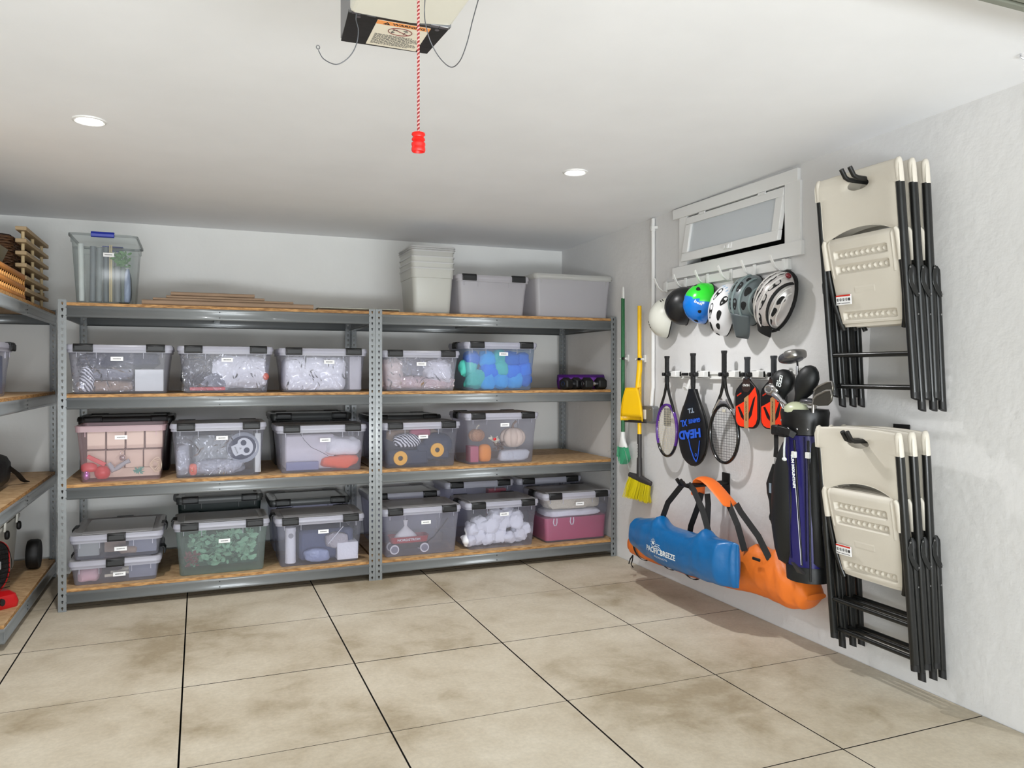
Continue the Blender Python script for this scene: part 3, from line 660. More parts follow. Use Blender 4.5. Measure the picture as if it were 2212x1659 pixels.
leafy('foliage', 'pale green artificial leaves crowded in the greenery tote', (.135, YI+.065, zc+.13), 260, C_green, .050, (.135, .022, .070))
leafy('foliage', 'darker green leaves lower in the greenery tote', (.14, YI+.12, zc+.11), 120, C_green2, .055, (.13, .02, .06))
leafy('flower_cluster', 'dusty red flowers at the lower left of the greenery tote', (-.045, YI+.025, zc+.075), 80, C_berry, .026, (.022, .012, .030))
boxthing('dark_green_box', 'dark box behind the leaves in the greenery tote', 'box', (-.09, YI+.17, zc), (.36, YI+.3, zc+.16), cm('dark_green_card', (.20, .27, .26)))
# --- C3
t = thing('paper_roll', 'tall wrapped white paper roll standing at the left in its tote', 'roll', (.56, YI+.035, zc))
mk('roll_body', MB().lathe([(.030, 0), (.035, .004), (.034, .025), (.0335, .20), (.036, .215), (.034, .235), (.012, .240)], Matrix.Translation((.56, YI+.035, zc)), 24), C_white, t)
mk('printed_mark', MB().lathe([(.0150, 0), (.0165, .0003), (.0165, -.0003)], frame((.56, YI-.0005, zc+.185), (1, 0, 0), (0, 0, 1), (0, -1, 0)), 18), cm('faint_grey_print', (.62, .62, .64)), t)
boxthing('carton', 'square white printed carton at the right in its tote', 'box', (.86, YI-.004, zc), (1.0, YI+.13, zc+.115), C_white)
t = thing('dark_cloth', 'dark blue folded cloth behind the carton', 'cloth', (.74, YI+.12, zc)); mk('cloth', MB().box((.62, YI+.06, zc), (.98, YI+.30, zc+.20)), cm('dusk_blue_cloth', (.35, .38, .50), bump=.5), t, bevel=.02)
lump('crinkled_bag', 'crinkled translucent bag at the bottom middle of the paper roll tote', 'bag', (.73, YI+.02, zc), (.085, .03, .042), cm('crinkled_blue_film', (.58, .62, .74), bump=1., bscale=22, rough=.25), .6, .3)
lump('netted_bag', 'beige netted bag at the upper right of the paper roll tote', 'bag', (.86, YI+.03, zc+.13), (.075, .03, .050), cm('beige_net', (.72, .70, .72), bump=1., bscale=90), .6, .2, flat=False)
o = mk('white_tube', MB().tube([(.80, YI-.005, zc+.115), (.90, YI-.005, zc+.225)], .003, 8), C_white); tag(o, 'thin white rod across the netted bag', 'rod')
# --- D1
lump('beige_fabric', 'beige satin fabric at the left in its tote', 'cloth', (1.25, YI+.07, za), (.075, .07, .10), cm('beige_satin', (.80, .72, .69), rough=.4), .6, .35)
lump('pink_fabric', 'pale pink quilt along the bottom of its tote', 'cloth', (1.44, YI+.12, za), (.24, .11, .045), cm('blush_quilt', (.84, .74, .74), bump=.8, bscale=70), .5, .2)
lump('white_fabric', 'white ruffled fabric at the right in its tote', 'cloth', (1.58, YI+.06, za+.045), (.095, .06, .085), C_white, .7, .4, 8)
lump('grey_fabric', 'grey fabric in the middle behind the beige fabric', 'cloth', (1.41, YI+.14, za+.09), (.12, .08, .065), C_grey, .6, .25)
wrap('glossy clear film in front of the beige and white fabric', 1.20, 1.68, YI-.012, za, za+.22, seed=21)
# --- D2 blue tissue
blues = [('vivid_blue_tissue', (.16, .48, .92)), ('sky_blue_tissue', (.25, .66, .93)), ('teal_tissue', (.32, .76, .70)), ('mid_blue_tissue', (.14, .40, .78))]
for i, (px, pz, r, k) in enumerate([(1.83, .20, .055, 3), (1.80, .13, .06, 2), (1.86, .05, .07, 2), (1.95, .20, .06, 1), (1.97, .11, .065, 0), (2.04, .21, .055, 2), (2.06, .13, .06, 2), (2.06, .04, .06, 1), (1.95, .03, .06, 1), (2.14, .19, .06, 3), (2.15, .11, .06, 0), (2.17, .04, .06, 1), (2.23, .20, .05, 3), (2.24, .12, .055, 0), (2.25, .04, .05, 3)]):
    n_, c_ = blues[k]
    lump('tissue_ball', 'crumpled '+['vivid blue', 'sky blue', 'teal', 'mid blue'][k]+' tissue ball, '+('upper' if pz > .16 else 'middle' if pz > .08 else 'lower')+' '+('left' if px < 1.9 else 'centre-left' if px < 2.02 else 'centre' if px < 2.1 else 'centre-right' if px < 2.2 else 'right')+' in its tote', 'tissue', (px, YI+.06, za+pz+.02), (r*1.1, .05, r), cm(n_, c_, bump=.6, bscale=30), .8, .25, 9, flat=False, group='blue tissue balls')
# --- E1 tractor
t = thing('toy_tractor', 'dark toy tractor with two flat yellow wheels standing in its tote', 'toy', (1.43, YI+.07, zb3))
mk('tractor_body', MB().box((1.21, YI+.02, zb3), (1.50, YI+.12, zb3+.105)).box((1.42, YI+.025, zb3+.03), (1.66, YI+.12, zb3+.150)), cm('dark_slate', (.20, .23, .31), bump=.2), t, bevel=.015)
mk('wheel_arch', MB().ball((1.575, YI+.062, zb3+.135), (.112, .052, .085), e=.9), cm('dark_slate', ()), t)
for px, pz in ((1.295, .052), (1.56, .100)):
    F = frame((px, YI+.010, zb3+pz), (1, 0, 0), (0, 0, 1), (0, -1, 0))
    wq = mk('wheel', MB().lathe([(.048, 0), (.050, .004), (.048, .010), (.018, .010), (.016, .004), (.016, 0)], F, 32), cm('yellow_orange_plastic', (.96, .72, .26)), t)
    mk('hub', MB().lathe([(.015, 0), (.015, .007), (.003, .009)], F, 20), M_black, wq)
lump('zebra_cushion', 'zebra striped cushion at the upper left of the tractor tote', 'cushion', (1.355, YI+.05, zb3+.125), (.10, .035, .050), M_stripe, .7, .10)
lump('pink_pouch', 'dusty pink pouch at the top of the tractor tote', 'pouch', (1.45, YI+.055, zb3+.225), (.075, .03, .034), cm('dusty_pink', (.72, .38, .46)), .7, .1, flat=False)
lump('beige_cloth', 'beige cloth behind the pink pouch in the tractor tote', 'cloth', (1.42, YI+.14, zb3+.20), (.18, .05, .050), C_tan, .6, .15, flat=False)
# --- E2 pumpkins
def pumpkin(label, c, r, m, ribs=9, stem=None, tilt=0.):
    t = thing('pumpkin', label, 'pumpkin', (c[0], c[1], c[2]-r*.78), 'fabric pumpkins')
    mb = MB(); rings = []
    for i in range(15):
        ph = -pi/2+pi*i/14
        rings.append([(c[0]+r*cos(ph)*(1-.12*abs(cos(ribs*a/2))**6)*cos(a), c[1]+r*.85*cos(ph)*(1-.12*abs(cos(ribs*a/2))**6)*sin(a), c[2]+r*.78*sin(ph)-(.10*r if abs(ph) > 1.3 else 0)*math.copysign(1, ph)) for a in [2*pi*k/54 for k in range(54)]])
    mb.loft(rings); mk('flesh', mb, m, t)
    s_ = stem or C_tan
    mk('stem', MB().tube([(c[0], c[1], c[2]+r*.62), (c[0]+r*.05, c[1], c[2]+r*.95), (c[0]+r*.28, c[1]-.01, c[2]+r*1.22)], [r*.13, r*.08, r*.09], 8), s_, t)
pumpkin('ivory fabric pumpkin, largest, at the right in its tote', (2.165, YI+.085, zb3+.165), .100, cm('ivory_velvet', (.90, .82, .74)), 9)
pumpkin('brown knitted pumpkin at the upper left in its tote', (1.875, YI+.065, zb3+.19), .062, cm('brown_knit', (.70, .52, .38), bump=1.2, bscale=70), 7, C_cream)
lump('orange_squash', 'rounded orange squash at the lower left in the pumpkin tote', 'squash', (1.93, YI+.05, zb3), (.050, .045, .068), cm('squash_orange', (.93, .58, .22)), .75, .05)
boxthing('pink_box', 'dusty pink box at the left edge of the pumpkin tote', 'box', (1.81, YI+.01, zb3), (1.872, YI+.12, zb3+.115), cm('dusty_pink', ()))
lump('silver_packet', 'silver crinkled packet lying at the bottom of the pumpkin tote', 'packet', (2.15, YI+.03, zb3), (.125, .035, .042), cm('silver_crinkle', (.78, .79, .81), bump=1., bscale=30, rough=.25), .45, .15)
leafy('fabric_flower', 'cream and red fabric flower between the pumpkins', (1.995, YI+.01, zb3+.15), 40, C_cream, .034, (.012, .006, .014))
leafy('pinecone', 'brown pine cone under the ivory pumpkin', (2.04, YI+.035, zb3+.105), 50, cm('cone_brown', (.42, .32, .24)), .030, (.018, .008, .014))
lump('flower_heart', 'red heart of the cream fabric flower', 'flower', (1.985, YI-.018, zb3+.165), (.013, .006, .011), C_red, .9, .1, flat=False)
# --- F1 toy wagon
t = thing('toy_wagon', 'small red metal toy wagon with white-rimmed wheels and black pull handle', 'toy wagon', (1.35, YI+.06, zc))
x0_, x1_ = 1.225, 1.500; zt = zc+.115
mb = MB(); mb.loft([rr(x1_-x0_-.02, .115, .025, cx=(x0_+x1_)/2, cy=YI+.06, z=zt-.040), rr(x1_-x0_, .125, .03, cx=(x0_+x1_)/2, cy=YI+.06, z=zt), rr(x1_-x0_+.006, .131, .03, cx=(x0_+x1_)/2, cy=YI+.06, z=zt+.003), rr(x1_-x0_-.008, .117, .028, cx=(x0_+x1_)/2, cy=YI+.06, z=zt+.002), rr(x1_-x0_-.03, .105, .024, cx=(x0_+x1_)/2, cy=YI+.06, z=zt-.036)])
mk('tray', mb, cm('wagon_red', (.66, .13, .17), rough=.3), t)
mk('undercarriage', MB().box((x0_+.03, YI+.025, zc+.03), (x1_-.03, YI+.095, zc+.074)).box((x0_+.02, YI+.01, zc+.028), (x0_+.035, YI+.11, zc+.036)).box((x1_-.04, YI+.01, zc+.028), (x1_-.025, YI+.11, zc+.036)), M_black, t, bevel=.003)
for qx in (x0_+.028, x1_-.033):
    for qy in (YI+.008, YI+.112):
        F = frame((qx, qy, zc+.033), (1, 0, 0), (0, 0, 1), (0, -1, 0))
        wl = mk('wheel', MB().lathe([(.032, -.006), (.033, 0), (.032, .006), (.024, .0065)], F, 28), M_white if 'M_white' in globals() else C_white, t)
        mk('hubcap', MB().lathe([(.024, -.004), (.024, .0075), (.010, .0085), (.009, .011), (.002, .012)], F, 24), cm('grey_hub', (.50, .50, .56)), wl)
mk('pull_handle', MB().tube([(x1_-.005, YI+.06, zc+.055), (x1_+.05, YI+.04, zc+.10), (x1_+.145, YI+.02, zc+.225)], .0045, 8), M_black, t)
mk('hitch', MB().box((x1_-.035, YI+.045, zc+.048), (x1_+.008, YI+.075, zc+.062)), M_black, t, bevel=.003)
text('NORDSTROM', .022, frame(((x0_+x1_)/2-.01, YI-.0055, zt-.018), (1, 0, 0), (0, .0, 1), (0, -1, 0)), C_white, t, bold=.0004, sx=1.2, ext=.0015)
o = mk('white_pouch', MB().lathe([(.085, 0), (.078, .03), (.05, .06), (.022, .085), (.010, .10), (.016, .13), (.020, .14)], Matrix.Translation((1.345, YI+.06, zt-.030)) @ Matrix.Diagonal((1, .6, 1, 1)), 30), cm('sheer_white', (.90, .89, .90))); tag(o, 'gathered sheer white pouch sitting in the red toy wagon', 'pouch')
# --- F2 paper balls
PB = {}; ORD = ['leftmost', 'second', 'third', 'rightmost']
for i, (px, pz, r) in enumerate([(1.815, 0, .042), (1.885, 0, .055), (1.965, 0, .045), (2.045, 0, .055), (2.125, 0, .040), (2.215, 0, .052), (1.83, .08, .040), (1.90, .095, .050), (1.985, .085, .060), (2.085, .095, .062), (2.185, .10, .058), (2.26, .05, .040), (2.02, .16, .045), (2.13, .17, .040)]):
    row_ = 'bottom' if pz < .04 else 'middle' if pz < .13 else 'top'; PB[row_] = PB.get(row_, 0)+1
    lump('paper_ball', ['leftmost', 'second', 'third', 'fourth', 'fifth', 'rightmost'][PB[row_]-1]+' crumpled white paper ball in the '+row_+' row of its tote', 'paper', (px, YI+.065+.03*(i % 2), zc+pz), (r*1.18, .06, r*1.1), C_paper, .8, .34, 11, group='white paper balls')
# --- F3 pink bin
t = thing('pink_bin', 'dark pink fabric bin with two white rope loops, inside the rightmost bottom tote', 'bin', (2.65, YI+.12, zc))
mk('bin_body', MB().loft([rr(.50, .33, .03, cx=2.652, cy=YI+.165, z=zc), rr(.52, .345, .03, cx=2.652, cy=YI+.168, z=zc+.165)]), C_pinkbin, t)
for px in (2.475, 2.615): mk('rope_loop', MB().tube([(px-.009, YI-.006, zc+.165), (px-.016, YI-.008, zc+.135), (px-.008, YI-.009, zc+.112), (px+.006, YI-.009, zc+.114), (px+.014, YI-.008, zc+.135), (px+.014, YI-.006, zc+.165)], .004, 7), C_white, t)
lump('fleece', 'fluffy cream fleece bundled above the pink bin', 'blanket', (2.655, YI+.14, zc+.222), (.225, .12, .052), C_cream, .45, .12, 8)
lump('fleece', 'folded white fleece lying on the pink bin', 'blanket', (2.652, YI+.135, zc+.166), (.225, .13, .028), C_white, .45, .12, 9)
# red patch in the back tote
boxthing('red_item', 'red item in the tote behind the paper ball tote', 'box', (2.12, YR+.05, zc), (2.27, YR+.12, zc+.34), cm('dusty_crimson', (.72, .18, .27)))
# ------------------------------------------------------------------ things on top of the racks
M_kraft = mat('kraft_card', (.60, .50, .41), .8, var=.1)
M_dkraft = mat('card_end_shade', (.16, .11, .08), .9)
M_white = mat('white_plastic', (.90, .90, .89), .4)
# tall clear bin with blue handles, wrapping paper rolls inside
P_tall = plastic('grey_clear_plastic', (.95, .97, .97), (.74, .77, .78), .17, .12)
x0, x1, y0, D, h = -.715, -.352, 5.21, .56, .418
t = thing('tall_bin', 'tall clear bin with blue handle holding gift wrap rolls', 'storage box', ((x0+x1)/2, y0+D/2, L1+e))
cx, cy = (x0+x1)/2, y0+D/2
Wb, Db = x1-x0, D
mk('body', MB().loft([rr(Wb-.075, Db-.075, .03, cx=cx, cy=cy, z=L1+.001), rr(Wb-.065, Db-.065, .035, cx=cx, cy=cy, z=L1+.012), rr(Wb-.022, Db-.022, .035, cx=cx, cy=cy, z=L1+h-.055), rr(Wb-.010, Db-.010, .035, cx=cx, cy=cy, z=L1+h-.05), rr(Wb-.008, Db-.008, .035, cx=cx, cy=cy, z=L1+h-.005)], caps=(True, False)), P_tall, t)
mk('rim', MB().loft([rr(Wb-.008, Db-.008, .035, cx=cx, cy=cy, z=L1+h-.012), rr(Wb+.012, Db+.012, .04, cx=cx, cy=cy, z=L1+h-.016), rr(Wb+.012, Db+.012, .04, cx=cx, cy=cy, z=L1+h-.002), rr(Wb-.006, Db-.006, .035, cx=cx, cy=cy, z=L1+h)], caps=(False, False)), plastic('grey_rim_plastic', (.9, .92, .92), (.62, .64, .64), .6, .2), t)
M_bluep = mat('blue_handle_plastic', (.07, .16, .60), .35)
for s in (0, 1):
    yy = y0-.012 if s == 0 else y0+D+.012
    mk('handle', MB().loft([[(cx-.062+.124*q, yy-(-1 if s else 1)*a, L1+h+b) for a, b in ((0.004, -.026), (.018, -.022), (.02, -.004), (.012, .008), (-.012, .010), (-.016, .004), (-.002, .0), (.0, -.02))] for q in (0, .05, .5, .95, 1)]), M_bluep, t, bevel=.002)
lb = mk('paper_label', MB().box((cx+.000, y0+.006, L1+.283), (cx+.058, y0+.0075, L1+.307)), M_label, t)
ink = MB(); q = .008
while q < .048: ink.box((cx+q, y0+.0055, L1+.292), (cx+q+.0028, y0+.006, L1+.298)); q += .0042
mk('print', ink, M_ink, lb, kind='stuff')
zr = L1+.016
rolls = [(-.655, .016, (.90, .90, .89), 'white', .345), (-.598, .017, (.50, .51, .53), 'grey', .335), (-.562, .017, (.56, .57, .58), 'pale grey', .325), (-.525, .016, (.42, .44, .46), 'dark grey', .335), (-.462, .017, (.50, .50, .51), 'smoky grey', .27), (-.432, .014, (.35, .39, .36), 'grey green', .25)]
for i, (px, r, c, nm, hh) in enumerate(rolls):
    t2 = thing('wrap_roll', f'{nm} roll of gift wrap standing in the tall clear bin', 'roll', (px, y0+.07, zr), 'gift wrap rolls')
    mk('paper', MB().lathe([(r*.55, 0), (r, 0), (r, hh), (r*.55, hh), (r*.55, 0)], Matrix.Translation((px, y0+.070+.012*(i % 2), zr)) @ Matrix.Rotation(radians(random.uniform(-1, 1)), 4, 'Y'), 18, caps=(False, False)), mat('wrap_'+nm.replace(' ', '_'), c, .4, var=.08, vscale=20), t2)
for k, px in enumerate((-.502, -.493)):
    o = boxthing('wooden_stick', 'thin pale wooden stick standing in the tall clear bin', 'stick', (px-.0035, y0+.05, zr), (px+.0035, y0+.058, zr+.345), mat('pale_wood', (.84, .74, .56), .7), .001, 'pale wooden sticks')
leafy('artificial_plant', 'small green artificial plant near the top of the tall clear bin', (-.438, y0+.055, L1+.27), 90, mat('bright_leaf', (.42, .58, .36), .6), .035, (.022, .015, .03))
lump('dark_bag', 'dark rounded bag low in the tall clear bin', 'bag', (-.435, y0+.17, zr), (.045, .07, .12), mat('dark_slate_cloth', (.17, .21, .22), .7), .8, .1)
lump('crinkled_bag', 'crinkled clear bag at the right side of the tall clear bin', 'bag', (-.408, y0+.085, zr), (.018, .03, .11), mat('crinkled_blue_film', ()), .7, .3)

# folded kraft cartons lying flat
def kraft(label, x0, x1, y0, y1, z, th):
    t = thing('folded_carton', label, 'cardboard', ((x0+x1)/2, (y0+y1)/2, z), 'flat folded cartons')
    n = 10; prof = [(y0+th/2-th/2*sin(pi*k/n), z+th/2-th/2*cos(pi*k/n)) for k in range(n+1)]+[(y1, z+th), (y1, z)]
    f = lambda q: [(q, a, b) for a, b in prof]
    N = 14; mk('sheet', MB().loft([f(x0+(x1-x0)*i/N) for i in range(N+1)]), M_kraft, t, angle=50)
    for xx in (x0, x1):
        mk('shaded_end', MB().box((xx-.0012, y0+th*.35, z+th*.28), (xx+.0012, y1-.01, z+th*.66)), M_dkraft, t)  # dark slab paints the shade inside the carton's open end
kraft('lowest and longest folded kraft carton on the rack top', -.325, .700, 5.215, 5.80, L1+e, .034)
kraft('second folded kraft carton, just above the longest', -.265, .575, 5.25, 5.82, L1+.0365, .015)
kraft('third folded kraft carton, under the topmost one', -.19, .395, 5.27, 5.84, L1+.053, .016)
kraft('topmost and shortest folded kraft carton on the rack top', -.165, .335, 5.29, 5.86, L1+.0705, .025)
t = thing('wire_grid_panel', 'thin flat wire grid panels lying across the twin posts', 'panel', (.98, 5.5, L1), None)
mk('panel', MB().box((.735, 5.24, L1+.0165), (1.29, 5.8, L1+.0215)), mat('pale_panel', (.62, .62, .56), .5), t)
mk('panel', MB().box((.735, 5.26, L1+.0008), (1.285, 5.8, L1+.014)), M_kraft, t)
mb = MB()
for k in range(26): mb.tube([(.78+k*.0195, 5.30, L1+.0235), (.785+k*.0195, 5.78, L1+.0235)], .002, 4)
for yy in (5.32, 5.5, 5.7): mb.tube([(.77, yy, L1+.026), (1.28, yy, L1+.026)], .0025, 4)
mk('wire_grid', mb, mat('dark_wire', (.20, .22, .18), .5), t, kind='stuff')

# nest of milky waste bins with lids
def bin_(label, z, x0, x1, y0, y1, h, k):
    t = thing('nested_bin', label, 'bin', ((x0+x1)/2, (y0+y1)/2, z), 'nested white bins')
    W, Dd = x1-x0, y1-y0; cx, cy = (x0+x1)/2, (y0+y1)/2
    mb = MB().loft([rr(W-.062, Dd-.062, .03, cx=cx, cy=cy, z=z), rr(W-.052, Dd-.052, .035, cx=cx, cy=cy, z=z+.01), rr(W-.022, Dd-.022, .035, cx=cx, cy=cy, z=z+h-.075), rr(W-.012, Dd-.012, .035, cx=cx, cy=cy, z=z+h-.072), rr(W-.008, Dd-.008, .035, cx=cx, cy=cy, z=z+h-.01)], caps=(True, False))
    mk('body', mb, P_bin, t)
    mk('rim', MB().loft([rr(W-.008, Dd-.008, .03, cx=cx, cy=cy, z=z+h-.01), rr(W, Dd, .03, cx=cx, cy=cy, z=z+h-.012), rr(W, Dd, .03, cx=cx, cy=cy, z=z+h-.002), rr(W-.008, Dd-.008, .03, cx=cx, cy=cy, z=z+h)], caps=(False, False)), P_rimw, t)
P_bin = plastic('white_bin_plastic', (1, 1, .99), (.93, .93, .91), .72, .3); P_rimw = plastic('white_bin_rim', (1, 1, 1), (.90, .90, .90), .85, .3)
names = ['lowest', 'second', 'third', 'fourth']
for k in range(4): bin_(f'{names[k]} of the four nested translucent white bins', L1+.002+k*.041, 1.370, 1.690, 5.24, 5.62, .325, k)
for k in range(2):
    t = thing('bin_lid', ['lower', 'upper'][k]+' of two clear lids on the nest of bins', 'lid', (1.53, 5.43, L1+.449+k*.014), 'clear bin lids')
    mk('lid', MB().loft([rr(.325, .385, .035, cx=1.53, cy=5.43, z=L1+.4495+k*.014), rr(.335, .395, .035, cx=1.53, cy=5.43, z=L1+.452+k*.014), rr(.325, .385, .035, cx=1.53, cy=5.43, z=L1+.462+k*.014)]), P_rimw, t)

# purple yoga mat and black dumbbells on the right rack
M_mat = mat('purple_foam', (.28, .07, .44), .6)
t = thing('yoga_mat', 'rolled purple yoga mat with a coiled end', 'yoga mat', (2.72, 5.42, L2))
c = Vector((0, 0, L2+.058))
AX = frame((2.90, 5.285, L2+.058), Vector((-.32, -.947, 0)).normalized().cross((0, 0, 1)), (0, 0, 1), Vector((.32, -.947, 0)).normalized()) if False else None
d_ = Vector((.90, -.30, 0)).normalized()
p1 = Vector((2.930, 5.325, L2+.058)); p0 = p1-d_*.36
mb = MB(); n = 150; out_ = []; s_ = p1-p0; side = Vector((d_.y, -d_.x, 0))
sp = [(.020+.037*k/n, 2*pi*4.5*k/n) for k in range(n+1)]
ra = [[p+side*(r*cos(a))+Vector((0, 0, r*sin(a))) for r, a in sp] for p in (p0, p1)]
mb.loft(ra, caps=(False, False), closed=False)
mk('rolled_sheet', mb, M_mat, t, solid=.0045)
mk('foam_end', MB().lathe([(.056, -.176), (.056, .174), (.020, .175)], frame((p0+p1)/2, side, (0, 0, 1), d_), 36, caps=(True, False)), mat('light_purple_foam', (.40, .16, .56), .7), t)
M_rub = mat('black_rubber', (.035, .035, .04), .55)
for i, (xx, yy, rot, lab) in enumerate(((2.635, 5.30, 25, 'black hex dumbbell at the left end of the purple mat'), (2.80, 5.245, 4, 'black hex dumbbell in front of the purple mat'))):
    F = Matrix.Translation((xx, yy, L2+.0008)) @ Matrix.Rotation(radians(rot), 4, 'Z')
    t = thing('dumbbell', lab, 'dumbbell', M=F, group='black dumbbells')
    hx = [(.050*cos(radians(60*k+30)), .050*sin(radians(60*k+30))) for k in range(6)]
    for s in (-1, 1):
        r = [[(s*(.035+q), a*sc, b*sc+.0435) for a, b in hx] for q, sc in ((-.012, .8), (-.004, 1), (.055, 1), (.063, .8))]
        mk('head', MB().loft(r, smooth=False), M_rub, t, local=True, bevel=.003)
        mk('end_ring', MB().lathe([(.018, -.001), (.018, .0012), (.014, .0012), (.014, -.001)], frame((s*.0985, 0, .0435), (0, 1, 0), (0, 0, 1), (s, 0, 0)), 18, caps=(False, False)), mat('chrome', (.85, .85, .87), .12, 1.), t, local=True)
    mk('grip', MB().cyl((0, 0, .0435), .015, .08, 'x'), mat('chrome', (.85, .85, .87), .12, 1.), t, local=True)

# ---------------------------------------------------------------- on the left rack
M_pine = mat('pine_wood', (.70, .60, .46), .65, var=.12, vscale=10, aniso=(1, .15, 1))
t = thing('wine_rack', 'slatted pine wine rack with dowels, on top of the left rack', 'rack', (-1.0, 5.4, L1))
for z in (1.885, 1.956, 2.027, 2.098, 2.169, 2.240):
    mk('slat', MB().box((-.985, 5.21, z-.011), (-.928, 5.92, z+.011)), M_pine, t, bevel=.002)
for yy in (5.27, 5.55, 5.84):
    for xx in (-.957,):
        mk('dowel', MB().cyl((xx, yy, (1.818+2.24)/2), .0095, 2.24-1.818, 'z', 14), mat('light_pine', (.82, .73, .56), .6), t)
        mk('dowel', MB().cyl((xx-.5, yy, (1.818+2.24)/2), .0095, 2.24-1.818, 'z', 14), mat('light_pine', ()), t)
for z in (1.885, 2.027, 2.169): mk('slat', MB().box((-1.485, 5.21, z-.011), (-1.428, 5.92, z+.011)), M_pine, t, bevel=.002)
for yy in (5.92,): mk('cross_slat', MB().box((-1.48, yy-.03, 1.900), (-.95, yy-.01, 1.930)), M_pine, t, bevel=.002)
M_wick = mat('dark_wicker', (.36, .24, .14), .6, var=.3, vscale=30)
t = thing('wicker_basket', 'dark brown wicker basket behind the pine wine rack', 'basket', (-1.30, 5.2, L1))
bx0, bx1, by0, by1, bz0, bz1 = -1.41, -1.01, 5.215, 5.86, L1+.002, L1+.39
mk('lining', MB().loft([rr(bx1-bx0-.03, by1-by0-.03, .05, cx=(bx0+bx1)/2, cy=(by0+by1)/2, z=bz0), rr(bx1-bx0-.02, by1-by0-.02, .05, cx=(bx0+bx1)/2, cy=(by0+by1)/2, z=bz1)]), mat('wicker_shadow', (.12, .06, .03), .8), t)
for k in range(25):
    z = bz0+.010+k*.0150
    lp = rr(bx1-bx0, by1-by0, .05, n=5, cx=(bx0+bx1)/2, cy=(by0+by1)/2, z=z); pts = []
    for i in range(len(lp)):
        a, b = Vector(lp[i]), Vector(lp[(i+1) % len(lp)]); m_ = max(1, int((b-a).length/.02))
        for q in range(m_): pts.append(a.lerp(b, q/m_))
    C_ = Vector(((bx0+bx1)/2, (by0+by1)/2, z))
    pts = [p+(p-C_).normalized()*(.004*(1 if ((i+k*2) // 2) % 2 else -1)+random.uniform(-.002, .002))+Vector((0, 0, random.uniform(-.003, .003))) for i, p in enumerate(pts)]
    mk('strand', MB().tube(pts, .0078, 5, loop=True), M_wick, t)
t = thing('chip_basket', 'light orange woven chip basket at the edge of the left rack top', 'basket', (-1.1, 4.72, L1))
M_chip = mat('orange_chip_wood', (.72, .46, .18), .5, var=.15, vscale=8)
bx0, bx1, by0, by1 = -1.30, -.925, 4.42, 5.195
bc = ((bx0+bx1)/2, (by0+by1)/2)
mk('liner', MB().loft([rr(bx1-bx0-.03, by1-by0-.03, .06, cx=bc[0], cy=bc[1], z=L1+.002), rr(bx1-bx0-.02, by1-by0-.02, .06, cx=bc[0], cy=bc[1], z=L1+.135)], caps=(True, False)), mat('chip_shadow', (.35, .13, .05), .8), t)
for z, hh in ((.012, .022), (.066, .028), (.128, .030)):
    mk('band', MB().loft([rr(bx1-bx0, by1-by0, .06, cx=bc[0], cy=bc[1], z=L1+z-hh/2), rr(bx1-bx0+.006, by1-by0+.006, .06, cx=bc[0], cy=bc[1], z=L1+z), rr(bx1-bx0, by1-by0, .06, cx=bc[0], cy=bc[1], z=L1+z+hh/2)], caps=(False, False)), M_chip, t, solid=.004)
lp = rr(bx1-bx0-.012, by1-by0-.012, .06, n=4, cx=bc[0], cy=bc[1]); 
for row, z in enumerate((.040, .098)):
    n = 34
    P_ = []
    for i in range(len(lp)):
        a, b = Vector(lp[i]), Vector(lp[(i+1) % len(lp)]); m_ = max(1, int((b-a).length/.045))
        for q in range(m_): P_.append((a.lerp(b, q/m_), (b-a).normalized()))
    for p, d in P_:
        o_ = p+Vector((0, 0, L1+z)); nrm = Vector((d.y, -d.x, 0))
        mk('chip', MB().loft([[o_+d*(q*.030-.015)+Vector((0, 0, -.020+q*.018))+nrm*(.006*sin(pi*q)), o_+d*(q*.030-.015)+Vector((0, 0, .002+q*.018))+nrm*(.006*sin(pi*q))] for q in (0, .25, .5, .75, 1)], caps=(False, False), closed=False), mat('pale_chip_wood', (.86, .62, .34), .5), t, solid=.003)
t = thing('olive_bin', 'olive brown tapered bin standing at the left edge of the rack top', 'bin', (-1.12, 4.2, L1))
mk('bin_body', MB().loft([rr(.16, .16, .03, cx=-1.085, cy=4.66, z=L1+.02), rr(.30, .30, .03, cx=-1.085, cy=4.66, z=L1+.235)]), mat('olive_brown_plastic', (.40, .36, .26), .4), t)

tl = tote('clear tote on the left rack, its end just in view', 4.245, 4.815, 0, L2+e, .292, wlabel=False)
def place_side(o, yc, xf, z, depth=.42):   # turn a tote so that its front faces the room from the left rack
    o.matrix_basis = Matrix.Translation((xf-depth/2, yc, z)) @ Matrix.Rotation(pi/2, 4, 'Z'); MW[o.name] = o.matrix_basis
place_side(tl, 4.715, -.945, L2+e)
boxthing('blue_folder', 'bluish folder standing in the tote on the left rack', 'folder', (-1.20, 4.88, L2+.014), (-.99, 4.93, L2+.22), cm('denim_blue', (.35, .42, .55)))
# black bag
t = thing('duffel_bag', 'black nylon duffel bag on the lower middle shelf of the left rack', 'bag', (-1.22, 5.05, .73))
M_nyl = mat('black_nylon', (.055, .06, .075), .5, bump=.3, bscale=20)
mk('bag_body', MB().ball((-1.22, 5.12, .728+.105), (.20, .33, .105), e=.55, nz=.06, ns=5, nu=36, nv=20), M_nyl, t)
mk('strap', MB().tube([(-1.04, 5.28, .86), (-1.0, 5.36, .80), (-.985, 5.44, .750), (-.975, 5.49, .735)], 0, flat=(.03, .004), up=(1, 0, 0)), M_nyl, t)
mk('zip_seam', MB().tube([(-1.22+.15*cos(a), 5.12+.26*sin(a), .728+.185) for a in [radians(q) for q in range(-80, 81, 10)]], .003, 6), mat('zip_grey', (.25, .25, .28), .4), t)
